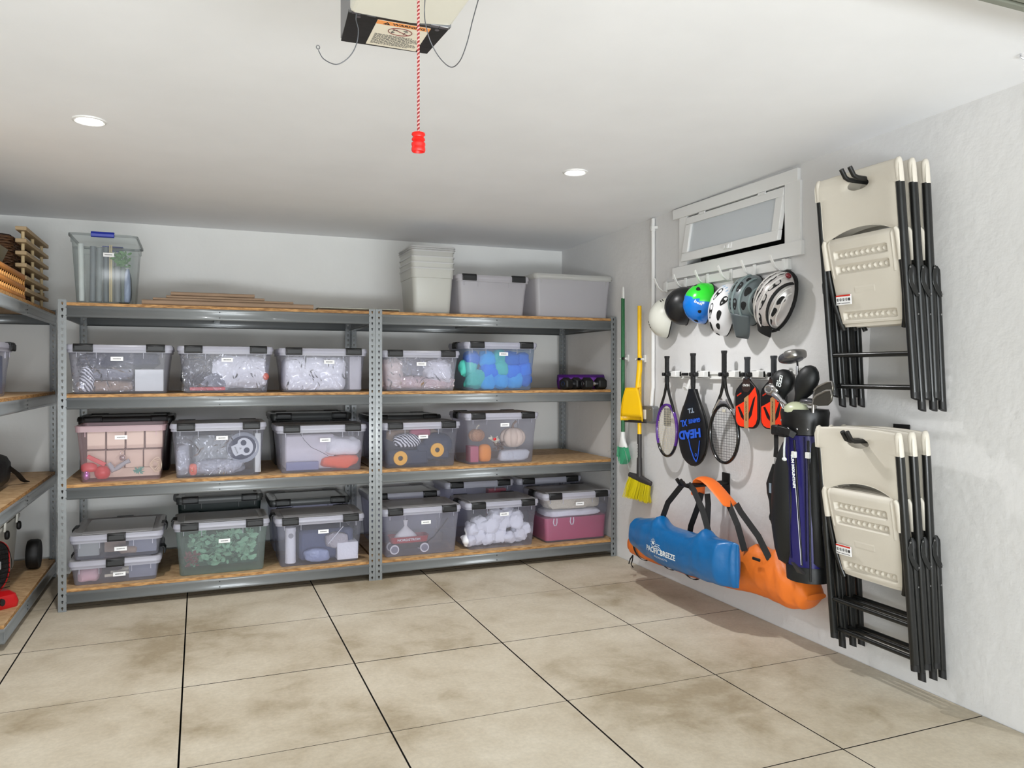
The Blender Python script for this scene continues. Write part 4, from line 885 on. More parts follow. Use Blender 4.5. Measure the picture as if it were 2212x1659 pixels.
# wheeled cooler
M_cool = mat('warm_white_cooler', (.86, .86, .83), .4)
t = thing('wheeled_cooler', 'white wheeled cooler on the bottom shelf of the left rack', 'cooler', (-1.4, 5.0, L4))
kx, ky = -1.300, 5.43
mk('chest', MB().loft([rr(.40, .66, .05, cx=kx, cy=ky, z=L4+.03), rr(.42, .68, .05, cx=kx, cy=ky, z=L4+.05), rr(.46, .74, .06, cx=kx, cy=ky, z=L4+.345), rr(.48, .76, .06, cx=kx, cy=ky, z=L4+.352), rr(.48, .76, .06, cx=kx, cy=ky, z=L4+.372)]), M_cool, t, angle=30)
mk('lid', MB().loft([rr(.475, .755, .06, cx=kx, cy=ky, z=L4+.378), rr(.485, .765, .06, cx=kx, cy=ky, z=L4+.385), rr(.485, .765, .06, cx=kx, cy=ky, z=L4+.405), rr(.475, .755, .06, cx=kx, cy=ky, z=L4+.412), rr(.46, .74, .06, cx=kx, cy=ky, z=L4+.44), rr(.42, .70, .05, cx=kx, cy=ky, z=L4+.45)]), M_cool, t, angle=30)
for yy in (5.28, 5.60):
    l = mk('lid_latch', MB().tube([(kx+.244, yy, L4+.43), (kx+.255, yy, L4+.395), (kx+.252, yy, L4+.345)], 0, flat=(.03, .01), up=(0, 1, 0)), M_cool, t)
    mk('latch_pull', MB().ball((kx+.262, yy, L4+.325), (.013, .022, .026), e=.7), M_rub, l)
mk('foot', MB().box((kx-.18, ky-.30, L4), (kx+.16, ky-.22, L4+.035)), M_cool, t)
for sx in (-1, 1): mk('wheel', MB().lathe([(.04, -.03), (.088, -.034), (.095, -.02), (.095, .02), (.088, .034), (.04, .03)], frame((kx+sx*.305, ky+.39, L4+.0955), (0, 1, 0), (0, 0, 1), (1, 0, 0)), 32), M_rub, t)
# red radiant heater
t = thing('heater', 'red and black portable heater with a wire guard, at the bottom left', 'heater', (-1.06, 4.66, L4))
M_redp = mat('heater_red', (.70, .06, .08), .3)
hx, hy = -1.035, 4.93
HF = Matrix.Translation((hx, hy, L4+.0008)) @ Matrix.Rotation(radians(38), 4, 'Z') @ Matrix.Diagonal((.92, .92, 1.36, 1))
mk('base', MB().loft([rr(.20, .19, .03, z=0), rr(.21, .20, .03, z=.02), rr(.19, .17, .03, z=.05), rr(.15, .10, .02, z=.062)], M=HF), M_redp, t)
mk('shell', MB().loft([[(.088*cos(a)*s, yy, .155+(.062 if sin(a) > 0 else .10)*sin(a)*s+.05*(sin(a) > 0)) for a in [2*pi*k/28 for k in range(28)]] for yy, s in ((.06, .86), (.035, 1), (-.015, 1), (-.02, .9))], caps=(True, False), M=HF), M_redp, t)
mk('burner', MB().loft([[(.076*cos(a)*s, yy, .155+(.055 if sin(a) > 0 else .09)*sin(a)*s+.05*(sin(a) > 0)) for a in [2*pi*k/28 for k in range(28)]] for yy, s in ((-.019, 1.), (-.024, .9), (-.012, .55))], M=HF), mat('black_mesh', (.03, .03, .035), .5, bump=1, bscale=200), t)
for k in range(9):
    z = .075+k*.019; wv = .084*sqrt(max(.05, 1-((z-.165)/.10)**2)) if z > .165 else .084
    mk('guard_wire', MB().tube([(-wv, -.018, z), (-wv*.9, -.034, z), (0, -.040, z), (wv*.9, -.034, z), (wv, -.018, z)], .0016, 5, M=HF), mat('guard_steel', (.12, .12, .12), .35, .8), t)
mk('guard_hoop', MB().tube([(.086*cos(a), -.036, .165+.10*sin(a)) for a in [radians(q) for q in range(-10, 191, 10)]], .002, 6, M=HF), mat('guard_steel', ()), t)
mk('knob', MB().cyl((0, -.10, .03), .014, .02, 'y', 16, M=HF), M_rub, t)
t = thing('grey_crate', 'pale grey plastic crate edge at the far left of the bottom shelf', 'crate', (-1.0, 4.30, L4))
mk('crate_body', MB().loft([rr(.14, .20, .02, cx=-1.035, cy=4.61, z=L4+e), rr(.155, .215, .02, cx=-1.035, cy=4.61, z=L4+.25), rr(.168, .228, .02, cx=-1.035, cy=4.61, z=L4+.255), rr(.168, .228, .02, cx=-1.035, cy=4.61, z=L4+.29)]), mat('pale_grey_plastic', (.66, .68, .70), .45), t)
# ------------------------------------------------------------------ things on the right wall
EXW, EYW, EZW = Vector((0, -1, 0)), Vector((0, 0, 1)), Vector((-1, 0, 0))
def WF(y, z, n=0., roll=0.):
    """frame on the right wall: x to the right along the wall, y up, z out into the room"""
    F = frame((XR-n, y, z), EXW, EYW, EZW)
    return F @ Matrix.Rotation(roll, 4, 'Z') if roll else F
M_wp = mat('white_bracket_plastic', (.90, .90, .89), .35)
M_chrome = mat('chrome', (.85, .85, .87), .12, 1.)
# conduit and switch box
t = thing('conduit', 'white painted conduit running down the wall to a grey outlet box', 'conduit', (XR-.015, 4.655, 1.17))
mk('pipe', MB().tube([(XR-.016, 4.655, 2.485), (XR-.016, 4.655, 1.30), (XR-.020, 4.66, 1.24), (XR-.022, 4.665, 1.17)], .0135, 14), M_trim2, t)
mk('coupling', MB().cyl((XR-.016, 4.655, 2.415), .017, .035, 'z'), M_trim2, t)
mk('pipe_strap', MB().tube([(XR-.001, 4.685, 2.42), (XR-.030, 4.668, 2.42), (XR-.032, 4.645, 2.42), (XR-.001, 4.620, 2.42)], 0, flat=(.018, .002), up=(0, 0, 1)), M_trim2, t)
t = thing('outlet_box', 'grey metal outlet box under the white conduit', 'outlet box', (XR-.03, 4.66, 1.11))
M_gal = mat('grey_zinc', (.50, .51, .52), .45, .5)
mk('box_body', MB().loft([[(p[0], p[1], q) for p in [(-.075, -.045), (-.06, -.06), (.06, -.06), (.075, -.045), (.075, .045), (.06, .06), (-.06, .06), (-.075, .045)]] for q in (0, .052)], M=WF(4.675, 1.108), smooth=False), M_gal, t, bevel=.002)
mk('cover_plate', MB().box((-.050, -.034, .052), (-.012, .034, .056), M=WF(4.675, 1.108)), M_wp, t, bevel=.002)
mk('screw', MB().cyl((.04, .038, .053), .004, .003, 'z', 10, M=WF(4.675, 1.108)), M_chrome, t)
mk('screw', MB().cyl((.04, -.038, .053), .004, .003, 'z', 10, M=WF(4.675, 1.108)), M_chrome, t)
t = thing('wall_plate', 'flat grey cover plate on the wall behind the purple racket', 'cover plate', (XR-.003, 4.5, 1.1))
mk('plate', MB().box((-.04, -.06, 0), (.04, .06, .005), M=WF(4.50, 1.10)), M_gal, t, bevel=.002)
mk('screw', MB().cyl((0, .04, .005), .004, .003, 'z', 10, M=WF(4.50, 1.10)), M_chrome, t)

# brooms
def clip(label, y, z, n, r):
    t = thing('broom_holder', label, 'holder', (XR, y, z), 'white broom holders'); F = WF(y, z)
    mk('mount', MB().box((-.045, -.022, 0), (-.005, .030, .012), M=F).box((-.04, -.010, .012), (-.012, .010, n-r*.2), M=F), M_wp, t, bevel=.002)
    mk('clamp', MB().tube([(-.035, 0, n-r*.6), (-.022, 0, n+r*.3), (-r-.004, 0, n+r*.9)], .006, 6, M=F).tube([(.020, 0, n-r), (r+.010, 0, n+r*.2), (r+.004, 0, n+r*.9)], .006, 6, M=F).box((-.030, -.007, n-r-.010), (.022, .007, n-r-.003), M=F), M_wp, t)
    mk('pad', MB().box((.006, -.009, n+r*.2), (.026, .009, n+r*1.3), M=F @ Matrix.Translation((r*.6, 0, 0))), M_rub, t, bevel=.002)
clip('white clip holding the green broom', 5.0, 1.508, .058, .0135)
clip('white clip holding the yellow dustpan and broom', 4.764, 1.500, .068, .014)
t = thing('green_broom', 'green-handled broom hanging beside the corner post', 'broom', (XR-.058, 5.0, .72)); F = WF(5.0, 0, .058)
M_grn = mat('green_paint', (.02, .36, .17), .3); M_bris = mat('green_bristle', (.05, .55, .36), .5)
mk('handle', MB().cyl((0, (1.955+.95)/2, 0), .0135, 1.955-.95, 'y', 20, M=F), M_grn, t)
mk('hanging_cap', MB().loft([rr(.030, .014, .006, z=0), rr(.030, .014, .006, z=.05), rr(.026, .012, .005, z=.075), rr(.016, .008, .003, z=.088)], M=WF(5.0, 1.952, .058) @ Matrix.Rotation(-pi/2, 4, 'X')), M_wp, t)
mk('collar', MB().loft([[(a*w_+o_, y_, b*d_) for a, b in [(cos(2*pi*k/20), sin(2*pi*k/20)) for k in range(20)]] for y_, w_, d_, o_ in ((.965, .018, .018, 0), (.93, .020, .019, 0), (.90, .032, .02, -.004), (.862, .058, .022, -.002), (.852, .056, .022, 0))], M=F), M_wp, t)
mb = MB(); random.seed(3)
for k in range(230):
    a, b = random.uniform(-1, 1), random.uniform(-1, 1); sp_ = 1.15+random.uniform(0, .12)
    yb = .728+.05*abs(a)**2+random.uniform(-.006, .006)
    mb.tube([(a*.050, .856, b*.016), (a*.062+.006, .79, b*.024), (a*.045*sp_+.012, yb, b*.03)], .0022, 3, M=F)
mk('bristles', mb, M_bris, t, kind='stuff')
mb = MB()
for a, yb in ((-.17, .80), (.12, .77), (.16, .66), (-.14, .83), (.10, .80)): mb.tube([(a*.2, .85, .01), (a*.6, (.85+yb)/2+.01, .02), (a, yb, .03)], .0009, 3, M=F)
mk('stray_bristles', mb, mat('clear_bristle', (.55, .62, .58), .4), t, kind='stuff')

M_yel = mat('yellow_plastic', (.97, .77, .05), .35); M_yb = mat('yellow_bristle', (.86, .80, .06), .5); M_dgrey = mat('charcoal_plastic', (.20, .19, .19), .45)
t = thing('yellow_broom', 'yellow-handled broom with charcoal head hanging under the dustpan', 'broom', (XR-.045, 4.764, .49)); F = WF(4.764, 0, .060)
mk('handle', MB().cyl((0, (1.88+.96)/2, 0), .0145, 1.88-.96, 'y', 20, M=F), M_yel, t)
mk('grip_sleeve', MB().tube([(0, .965, 0), (0, .80, 0), (0, .79, 0), (0, .665, 0)], [.0165, .0165, .019, .021], 20, M=F), M_dgrey, t)
HT = F @ Matrix.Translation((.008, .645, 0)) @ Matrix.Rotation(radians(20), 4, 'Y') @ Matrix.Rotation(radians(-14), 4, 'Z') @ Matrix.Diagonal((.86, .95, .8, 1))
mk('broom_head', MB().loft([[(x_, y_*h_+.004*(1-abs(x_)/.13), z_*.6*d_) for y_, z_ in [(cos(2*pi*k/16)*.024, sin(2*pi*k/16)*.035) for k in range(16)]] for x_, h_, d_ in ((-.125, .3, .3), (-.118, .75, .8), (-.08, .95, 1), (0, 1.25, 1), (.08, .95, 1), (.118, .75, .8), (.125, .3, .3))], M=HT), M_dgrey, t)
mb = MB()
for k in range(420):
    a, b = random.uniform(-1, 1), random.uniform(-1, 1)
    yb = -.155+.018*a+random.uniform(-.012, .008); fl_ = 1.22 if a > 0 else 1.08
    mb.tube([(a*.112, -.014, b*.014), (a*.118*(1+.03*b), -.08, b*.022), (a*.114*fl_+random.uniform(-.006, .006), yb, b*.034)], .0019, 3, M=HT)
mk('bristles', mb, M_yb, t, kind='stuff')
text('Quickie', .030, WF(4.764, .86, .0675, roll=pi/2), M_wp, t, ext=.0006) if False else None
pk = MB()
for k in range(9): pk.box((-.004, .80+k*.011, .0168), (.004, .8065+k*.011, .0176), M=F)
mk('print', pk, M_wp, t, kind='stuff')
t = thing('dustpan', 'yellow long-handled dustpan clipped in front of the yellow broom', 'dustpan', (XR-.085, 4.764, 1.06)); F = WF(4.764, 0, .078)
mk('handle', MB().tube([(0, 1.525, -.020), (0, 1.47, -.020), (0, 1.42, -.018), (-.006, 1.28, -.004)], [.0155, .0185, .0205, .017], 16, M=F), M_yel, t)
mb = MB(); DF = F @ Matrix.Translation((-.02, 1.06, .0)) @ Matrix.Rotation(radians(16), 4, 'Y') @ Matrix.Diagonal((.86, 1, 1, 1))
def pan(u, v):
    hw = .118-.052*max(0, (v-.45)/.55)**1.2
    return ((u*2-1)*hw, .235*v, .010+.055*(abs(u*2-1)**6)*(.25+.75*v)+.055*max(0, v-.82)/.18*0-.0)
mb.grid(lambda u, v: ((u*2-1)*(.120-.060*v**2.2), .235*v, .050-.050*(1-abs(u*2-1)**5)*(1-.1*v)), 24, 14, M=DF)
mb.grid(lambda u, v: ((u*2-1)*(.120-.060*(.0+1)**2.2)*1, .235, .050*v*1.0), 6, 2, M=DF)
mb.grid(lambda u, v: ((u*2-1)*(.118-.058*v**2.2), .03+.205*v, .048), 10, 8, M=DF)
mk('pan', mb, M_yel, t, solid=.003)
mk('rubber_lip', MB().box((-.122, -.014, -.002), (.122, .004, .008), M=DF), M_dgrey, t, bevel=.002)

# hook rail with helmets
t = thing('helmet_rail', 'white wall rail with upright hooks under the window', 'hook rail', (XR, 3.7, 1.98))
def zr_(y): return 1.990
mk('rail', MB().box((3.115, 0, 0), (3.115, 0, 0)) if False else MB().add([(XR-o_, y_, zr_(y_)+d_) for y_ in (3.315, 4.50) for o_, d_ in ((0, -.026), (.022, -.026), (.022, .026), (0, .026))], [(0,1,2,3),(7,6,5,4),(0,4,5,1),(1,5,6,2),(2,6,7,3),(3,7,4,0)]), M_wp, t, bevel=.002)
for y_ in (3.315, 4.50): mk('end_cap', MB().box((XR-.026, y_-.012, zr_(y_)-.030), (XR, y_+.012, zr_(y_)+.030)), M_wp, t, bevel=.002)
hooks = [4.477, 4.25, 4.017, 3.786, 3.575, 3.337]
for y_ in hooks:
    z_ = zr_(y_)
    mk('hook', MB().box((XR-.030, y_-.012, z_-.040), (XR-.022, y_+.012, z_+.032)).tube([(XR-.028, y_, z_-.032), (XR-.055, y_, z_-.034), (XR-.088, y_, z_-.012), (XR-.112, y_, z_+.030), (XR-.120, y_, z_+.050)], 0, flat=(.020, .006), up=(0, 1, 0)), M_wp, t, bevel=.0015)

M_vent = mat('vent_shadow', (.035, .035, .04), .8); M_foam = mat('black_foam', (.06, .06, .065), .9)
def hel_pt(a, b, h, s, q, k=1., e2=0.):
    return Vector((a*sin(s)*cos(q)*k*(1+e2*sin(s)), b*sin(q)*k, h*cos(s)*cos(q)*k))
def helmet(label, y, z, a, b, h, m, roll, n=.04, tilt=0., mi=None, mats=None, vents=(), depth=96, side=82, e2=0., yaw=0., group='helmets hanging under the window'):
    """a: half length (front points down when roll=0), b: half width, h: dome height out from the wall"""
    F = frame((XR-n, y, z), (0, 0, -1), (0, -1, 0), (-1, 0, 0))     # x down (front), y right, z out
    M = F @ Matrix.Rotation(roll, 4, 'Z') @ Matrix.Rotation(tilt, 4, 'Y') @ Matrix.Rotation(yaw, 4, 'X')
    t = thing('helmet', label, 'helmet', M=M, group=group)
    mb = MB(); S_ = radians(depth); Q = radians(side)
    vs = []; fs = []; N = 40; R = 18
    # polar shell so the rim is smooth: theta around, rho from the crown to the rim
    for i in range(R+1):
        rho = radians(102)*i/R
        for k in range(N):
            th = 2*pi*k/N
            lim = 1.0-.10*abs(sin(th))**2
            r_ = rho*lim
            vs.append((a*sin(r_)*cos(th)*(1+e2*cos(th)*sin(r_)), b*sin(r_)*sin(th), h*cos(r_)))
    for i in range(R):
        for k in range(N):
            l = (k+1) % N; fs.append((i*N+k, i*N+l, (i+1)*N+l, (i+1)*N+k))
    o = mk('shell', mb.add(vs, fs, 0, smooth=True), mats or m, t, local=True, weld=True, solid=0)
    if mi:
        for p in o.data.polygons: p.material_index = mi(p.center)
    ins = MB().add([(x*.93, y_*.93, z_*.90-.002) for x, y_, z_ in vs], fs, 0, smooth=True); mk('liner', ins, M_foam, t, local=True, weld=True)
    ro = [vs[R*N+k] for k in range(N)]
    mk('rim_edge', MB().tube(ro, .0035, 6, loop=True), (M_foam if mats is None or True else m), t, local=True)
    for v in vents:
        s0, q0, ls, lq, rt = v[:5]; q0 = -q0; rt = -rt; c_ = []
        for k in range(16):
            aa = 2*pi*k/16; du, dv = ls*math.copysign(abs(cos(aa))**.9, cos(aa)), lq*sin(aa)*(1-.35*cos(aa))
            c_.append((s0+du*cos(rt)-dv*sin(rt), q0+du*sin(rt)+dv*cos(rt)))
        P1 = [hel_pt(a, b, h, radians(s_), radians(q_), 1.006, e2) for s_, q_ in c_]
        P0 = [hel_pt(a, b, h, radians(s_), radians(q_), .97, e2) for s_, q_ in c_]
        cc = hel_pt(a, b, h, radians(s0), radians(q0), 1.004, e2)
        vb = MB().add(P1+[cc]+P0, [(k, (k+1) % 16, 16) for k in range(16)]+[(k, 17+k, 17+(k+1) % 16, (k+1) % 16) for k in range(16)])
        mk('vent', vb, v[5] if len(v) > 5 else M_vent, t, local=True)
    # chin strap
    mk('strap', MB().tube([(-.02, b*.9, .0), (-.01, b*.75, -.025), (.02, 0, -.030), (-.01, -b*.75, -.025), (-.02, -b*.9, 0)], 0, flat=(.016, .002), up=(1, 0, 0)), M_foam, t, local=True)
    return t
# white skate helmet
helmet('plain white round helmet, leftmost of the hanging helmets', 4.430, 1.772, .135, .112, .125, mat('offwhite_shell', (.84, .84, .80), .35), radians(-14), n=.050, tilt=radians(-6),
       vents=[(22+8*k, 6-2*k, 2.2, 9, 0) for k in range(3)]+[(-52-7*k, -12, 1.6, 9, 0) for k in range(2)], yaw=radians(18))
helmet('matte black round helmet, second of the hanging helmets', 4.220, 1.835, .125, .105, .130, mat('matte_black_shell', (.07, .075, .085), .35), radians(-18), n=.055,
       vents=[(-6, -14, 28, 2.0, .1, mat('gloss_black_groove', (.02, .02, .022), .15)), (-6, 8, 24, 2.0, .1, mat('gloss_black_groove', ()))], yaw=radians(14))
M_bh = mat('helmet_blue', (.02, .45, .82), .18, coat=.5); M_gh = mat('helmet_green', (.15, .84, .16), .25, coat=.5)
th = helmet('bright blue and green helmet, third of the hanging helmets', 4.015, 1.835, .130, .110, .130, None, radians(-22), n=.055, yaw=radians(12),
       mats=[M_bh, M_gh], mi=lambda c: 1 if c.x < -.042+.25*c.y*0 else 0,
       vents=[(-52, -20, 6, 8, 0), (-2, 12, 8, 5.5, .4), (32, 4, 10, 6, 0), (66, -30, 8, 6, .2), (-55, 8, 5, 6, 0), (28, -60, 9, 5, 0)])
def text_on(body, size, fn, m, parent, sx=1., bold=0., off=0.):
    cu = bpy.data.curves.new('t', 'FONT'); cu.body = body; cu.size = size; cu.align_x = 'CENTER'; cu.align_y = 'CENTER'; cu.resolution_u = 3; cu.offset = bold
    ob = bpy.data.objects.new('t', cu); me = bpy.data.meshes.new_from_object(ob); bpy.data.objects.remove(ob)
    bm = bmesh.new(); bm.from_mesh(me); bmesh.ops.triangulate(bm, faces=bm.faces); bmesh.ops.subdivide_edges(bm, edges=[q for q in bm.edges if q.calc_length() > size*.3], cuts=1)
    bm.to_mesh(me); bm.free()
    for v in me.vertices: v.co = fn(v.co.x*sx, v.co.y)
    me.materials.clear(); me.materials.append(m); o = _link('lettering', me, parent); MW[o.name] = MW[parent.name]; return o
text_on('bell', .034, lambda x, y_: hel_pt(.130, .110, .130, radians(-16)+(x)*0-y_*-1/.130*-1, radians(52)+x/.11, 1.012), M_wp, th, sx=1, bold=.0008)
# white vented helmet
M_wh = mat('white_helmet_shell', (.88, .88, .89), .3, coat=.3); M_lb = mat('pale_blue_print', (.62, .74, .86), .4)
vt = [(-34, 22, 15, 7, .1), (4, 24, 15, 6.5, .05), (40, 22, 14, 7, 0), (-34, -8, 18, 8, .05), (8, -10, 18, 8, .05), (46, -8, 13, 7, 0), (-32, -42, 18, 8, .1), (14, -44, 16, 7, .1), (48, -38, 11, 6, .1), (70, 10, 8, 6, 0), (74, -14, 7, 6, 0)]
vt += [(-60+3*(k % 2), -58+k*11, 5, 2, 0, M_lb) for k in range(10)]
helmet('white vented bike helmet with pale blue marks, fourth of the hanging helmets', 3.775, 1.785, .162, .105, .115, M_wh, radians(-24), n=.055, yaw=radians(14), vents=vt, e2=.06)
# grey helmet with visor
M_gh2 = mat('satin_grey_shell', (.38, .42, .43), .38, coat=.2)
hg = helmet('grey mountain bike helmet with a long visor, fifth of the hanging helmets', 3.570, 1.815, .145, .112, .122, M_gh2, radians(-12), n=.055, yaw=radians(6), vents=[(-30, 14, 14, 8, 0, ), (12, 14, 14, 8, 0), (-32, -12, 14, 8, 0), (10, -12, 14, 8, 0), (-30, -42, 16, 8, .1), (14, -40, 13, 7, .1), (50, -24, 8, 6, .1), (52, 8, 9, 8, 0), (-8, -66, 16, 5, 0), (-60, -20, 8, 6, 0)])
mb = MB().grid(lambda u, v: ((.080+.135*v), (u*2-1)*(.092-.020*v-.022*v**6), .106-.050*v-.050*(u*2-1)**2*(1-.2*v)), 18, 12)
mk('visor', mb, mat('dark_grey_visor', (.30, .33, .34), .4), hg, local=True, solid=.004)
for q in (-.36, .01, .34, .68):
    mk('ridge', MB().tube([hel_pt(.145, .112, .122, radians(s_), radians(q*80), 1.012) for s_ in range(-80, 75, 12)], 0, flat=(.018, .008), up=(0, 1, 0)), mat('light_grey_rib', (.46, .52, .52), .4), hg, local=True, bevel=.003)
# silver and black helmet
M_sil = mat('silver_shell', (.78, .76, .75), .22, .35, coat=.5)
hs = helmet('silver and black vented bike helmet, rightmost of the hanging helmets', 3.335, 1.795, .168, .125, .125, M_sil, radians(-34), n=.058, yaw=radians(10), e2=.05,
       vents=[(-46, 24, 18, 7, 0), (-4, 22, 20, 7, 0), (40, 20, 16, 7, 0), (-40, 4, 16, 6, 0), (-4, 6, 17, 7, 0), (32, 5, 15, 6, 0), (66, 4, 10, 6, 0), (-40, -17, 18, 7, 0), (2, -17, 18, 7.5, 0), (42, -17, 16, 7, 0), (-30, -56, 20, 6.5, .1), (16, -54, 16, 6, .1), (50, -44, 12, 6, .1), (-66, 6, 9, 6, 0), (72, -14, 8, 6, 0)])
mk('black_band', MB().tube([hel_pt(.168, .125, .125, radians(s_), radians(36+5*sin(radians(s_))), 1.006, .05) for s_ in range(-85, 100, 8)], 0, flat=(.028, .006), up=(0, 1, 0)), M_foam, hs, local=True)
mk('visor', MB().grid(lambda u, v: (.125+.075*v, (u*2-1)*(.090-.030*v), .075-.035*v-.045*(u*2-1)**2), 12, 6), M_foam, hs, local=True, solid=.005)
for q in (-34, -6, 14, 50, 66):
    mk('ridge', MB().tube([hel_pt(.168, .125, .125, radians(s_), radians(q*(1-.0025*abs(s_))), 1.01, .05) for s_ in range(-78, 80, 12)], 0, flat=(.009, .010), up=(0, 1, 0)), mat('bright_silver', (.86, .85, .84), .2, .3), hs, local=True, bevel=.003)
mk('lower_rim', MB().tube([(.168*1.0*cos(2*pi*k/32)*1.01*(1+.05*cos(2*pi*k/32)), .125*sin(2*pi*k/32)*1.01, -.008) for k in range(32)], .010, 8, loop=True), M_foam, hs, local=True)
mk('rear_light', MB().ball((-.16, .03, .03), (.014, .022, .014)), mat('dark_red_plastic', (.42, .05, .10), .25), hs, local=True)

# racket rail
t = thing('racket_rail', 'long white wall rail with spring clips holding rackets and paddles', 'rail', (XR, 3.9, 1.39))
mk('rail', MB().box((XR-.018, 3.22, 1.362), (XR, 4.53, 1.412)).box((XR-.030, 3.22, 1.392), (XR-.018, 4.53, 1.400)).box((XR-.026, 3.22, 1.362), (XR-.018, 4.53, 1.370)), M_wp, t, bevel=.0015)
mk('end_cap', MB().box((XR-.040, 3.205, 1.355), (XR, 3.235, 1.430)), M_wp, t, bevel=.003)
clips = [4.377, 4.07, 3.773, 3.564, 3.346]
for y_ in clips:
    mk('clip_bracket', MB().box((XR-.075, y_-.085, 1.375), (XR-.030, y_-.022, 1.412)).box((XR-.060, y_+.022, 1.378), (XR-.030, y_+.050, 1.408)).box((XR-.046, y_-.085, 1.372), (XR-.030, y_+.05, 1.415)), M_wp, t, bevel=.003)
    for s in (-1, 1):
        mk('rubber_jaw', MB().box((XR-.108, y_+s*.020-.010, 1.380), (XR-.055, y_+s*.020+.010, 1.404)), M_rub, t, bevel=.004)
mk('clip_bracket', MB().box((XR-.045, 4.17, 1.378), (XR-.030, 4.27, 1.408)), M_wp, t, bevel=.003)
mk('rubber_pad', MB().box((XR-.050, 4.19, 1.384), (XR-.045, 4.26, 1.402)), M_rub, t)
mk('spare_hook', MB().tube([(XR-.03, 4.19, 1.36), (XR-.05, 4.19, 1.31), (XR-.065, 4.19, 1.29), (XR-.08, 4.19, 1.315)], 0, flat=(.028, .005), up=(0, 1, 0)), M_wp, t, bevel=.002)
M_grip = mat('black_grip_tape', (.045, .045, .05), .6, bump=.5, bscale=160)
M_blk = mat('gloss_black_frame', (.03, .03, .035), .15, coat=.5)
def racket(label, y, ztop, zbot, hw, n, mframe, mlow, mthroat, mstr, grp='tennis rackets on the wall'):
    F = WF(y, 0, n); t = thing('tennis_racket', label, 'tennis racket', (XR-n, y, zbot), grp)
    L = ztop-zbot; hh = L*.252; zc_ = zbot+hh+.011; r = .011
    mk('grip', MB().lathe([(.017, 0), (.0185, .004), (.0175, .012), (.0150, .02), (.0150, .17), (.013, .185)], F @ Matrix.Translation((0, ztop, 0)) @ Matrix.Rotation(pi/2, 4, 'X'), 8), M_grip, t)
    N = 44; a_ = [-pi/2+2*pi*k/N for k in range(N)]
    ring = [(hw*cos(a), zc_+hh*sin(a), 0) for a in a_]
    up_ = [ring[k] for k in range(N//8+2, N-N//8-1)]
    lo_ = [ring[k % N] for k in range(N-N//8-2, N+N//8+3)]
    def oval_(pts, mm, nm): 
        rings = []
        for i, p in enumerate(pts):
            d = Vector((p[0]/hw**2, (p[1]-zc_)/hh**2, 0)).normalized(); rings.append([Vector(p)+d*.0095*cos(b)+Vector((0, 0, .0115*sin(b))) for b in [2*pi*q/10 for q in range(10)]])
        mk(nm, MB().loft(rings, M=F), mm, t)
    oval_(up_, mframe, 'frame'); oval_(lo_, mlow, 'frame_tip')
    zt_ = ztop-.19; zs = zc_+hh*.72; xs = hw*.70
    for s in (-1, 1): mk('throat_arm', MB().tube([(s*.006, zt_+.02, 0), (s*.012, zt_-.02, 0), (s*.030, zt_-.07, 0), (s*xs*.85, zs+.035, 0), (s*xs, zs, 0)], [.010, .010, .009, .010, .010], 10, M=F), mlow if mthroat is None else mthroat, t)
    mb = MB(); nc, nr_ = 16, 19
    for i in range(nc):
        x = -hw*.86+2*hw*.86*i/(nc-1); yy = hh*sqrt(max(0, 1-(x/hw)**2)); mb.tube([(x, zc_-yy, .0008), (x, zc_+yy, .0008)], .0010, 4, M=F)
    for i in range(nr_):
        q = -hh*.88+2*hh*.82*i/(nr_-1); xx = hw*sqrt(max(0, 1-(q/hh)**2)); mb.tube([(-xx, zc_+q, -.0008), (xx, zc_+q, -.0008)], .0010, 4, M=F)
    mk('strings', mb, mstr, t, kind='stuff')
    return t, F, zc_, hh
racket('purple-framed tennis racket, nearest the outlet box', 4.377, 1.514, .837, .118, .085, mat('purple_frame', (.30, .12, .50), .2, coat=.5), M_blk, M_blk, mat('cream_string', (.80, .76, .66), .5))
t, F, zc_, hh = racket('black tennis racket with silver throat, between the racket cover and the paddles', 3.773, 1.534, .857, .132, .085, M_blk, M_blk, M_blk, mat('dark_string', (.20, .20, .21), .5))
for s in (-1, 1): mk('silver_band', MB().tube([(s*.030, 1.245, .001), (s*.060, 1.215, .001), (s*.088, 1.178, .001), (s*.100, 1.155, .001)], .0115, 8, M=F), M_chrome, t)
mk('throat_bridge', MB().tube([(-.062, 1.205, 0), (-.03, 1.222, 0), (0, 1.226, 0), (.03, 1.222, 0), (.062, 1.205, 0)], .0095, 8, M=F), mat('grey_metal_paint', (.55, .55, .57), .3, .6), t)
mk('damper', MB().box((-.014, 1.168, -.004), (.014, 1.186, .006), M=F), mat('pale_rubber', (.78, .76, .70), .5), t, bevel=.002)
# racket in its cover
y_, n_ = 4.07, .095; F = WF(y_, 0, n_)
t = thing('covered_racket', 'tennis racket in a black cover with blue upside-down lettering', 'tennis racket', (XR-n_, y_, .816), 'tennis rackets on the wall')
mk('grip', MB().lathe([(.018, 0), (.0195, .004), (.0185, .012), (.016, .02), (.016, .18), (.013, .25)], F @ Matrix.Translation((0, 1.525, 0)) @ Matrix.Rotation(pi/2, 4, 'X'), 8), M_grip, t)
M_cov = mat('black_vinyl', (.055, .06, .075), .38, bump=.2, bscale=14)
cz0, cz1 = .818, 1.300
def cov_w(z):
    if z < 1.04: return .150*sqrt(max(.0, 1-((z-1.005)/(.188))**2)) if z < 1.005 else .150
    q = (z-1.04)/(cz1-1.04); return .150*(1-q)**1.0*(1-.0)+.034*q+.030*sin(pi*q)*1.0*(1-q)
zs_ = [cz0+.0006]+[cz0+(cz1-cz0)*k/34 for k in range(1, 35)]
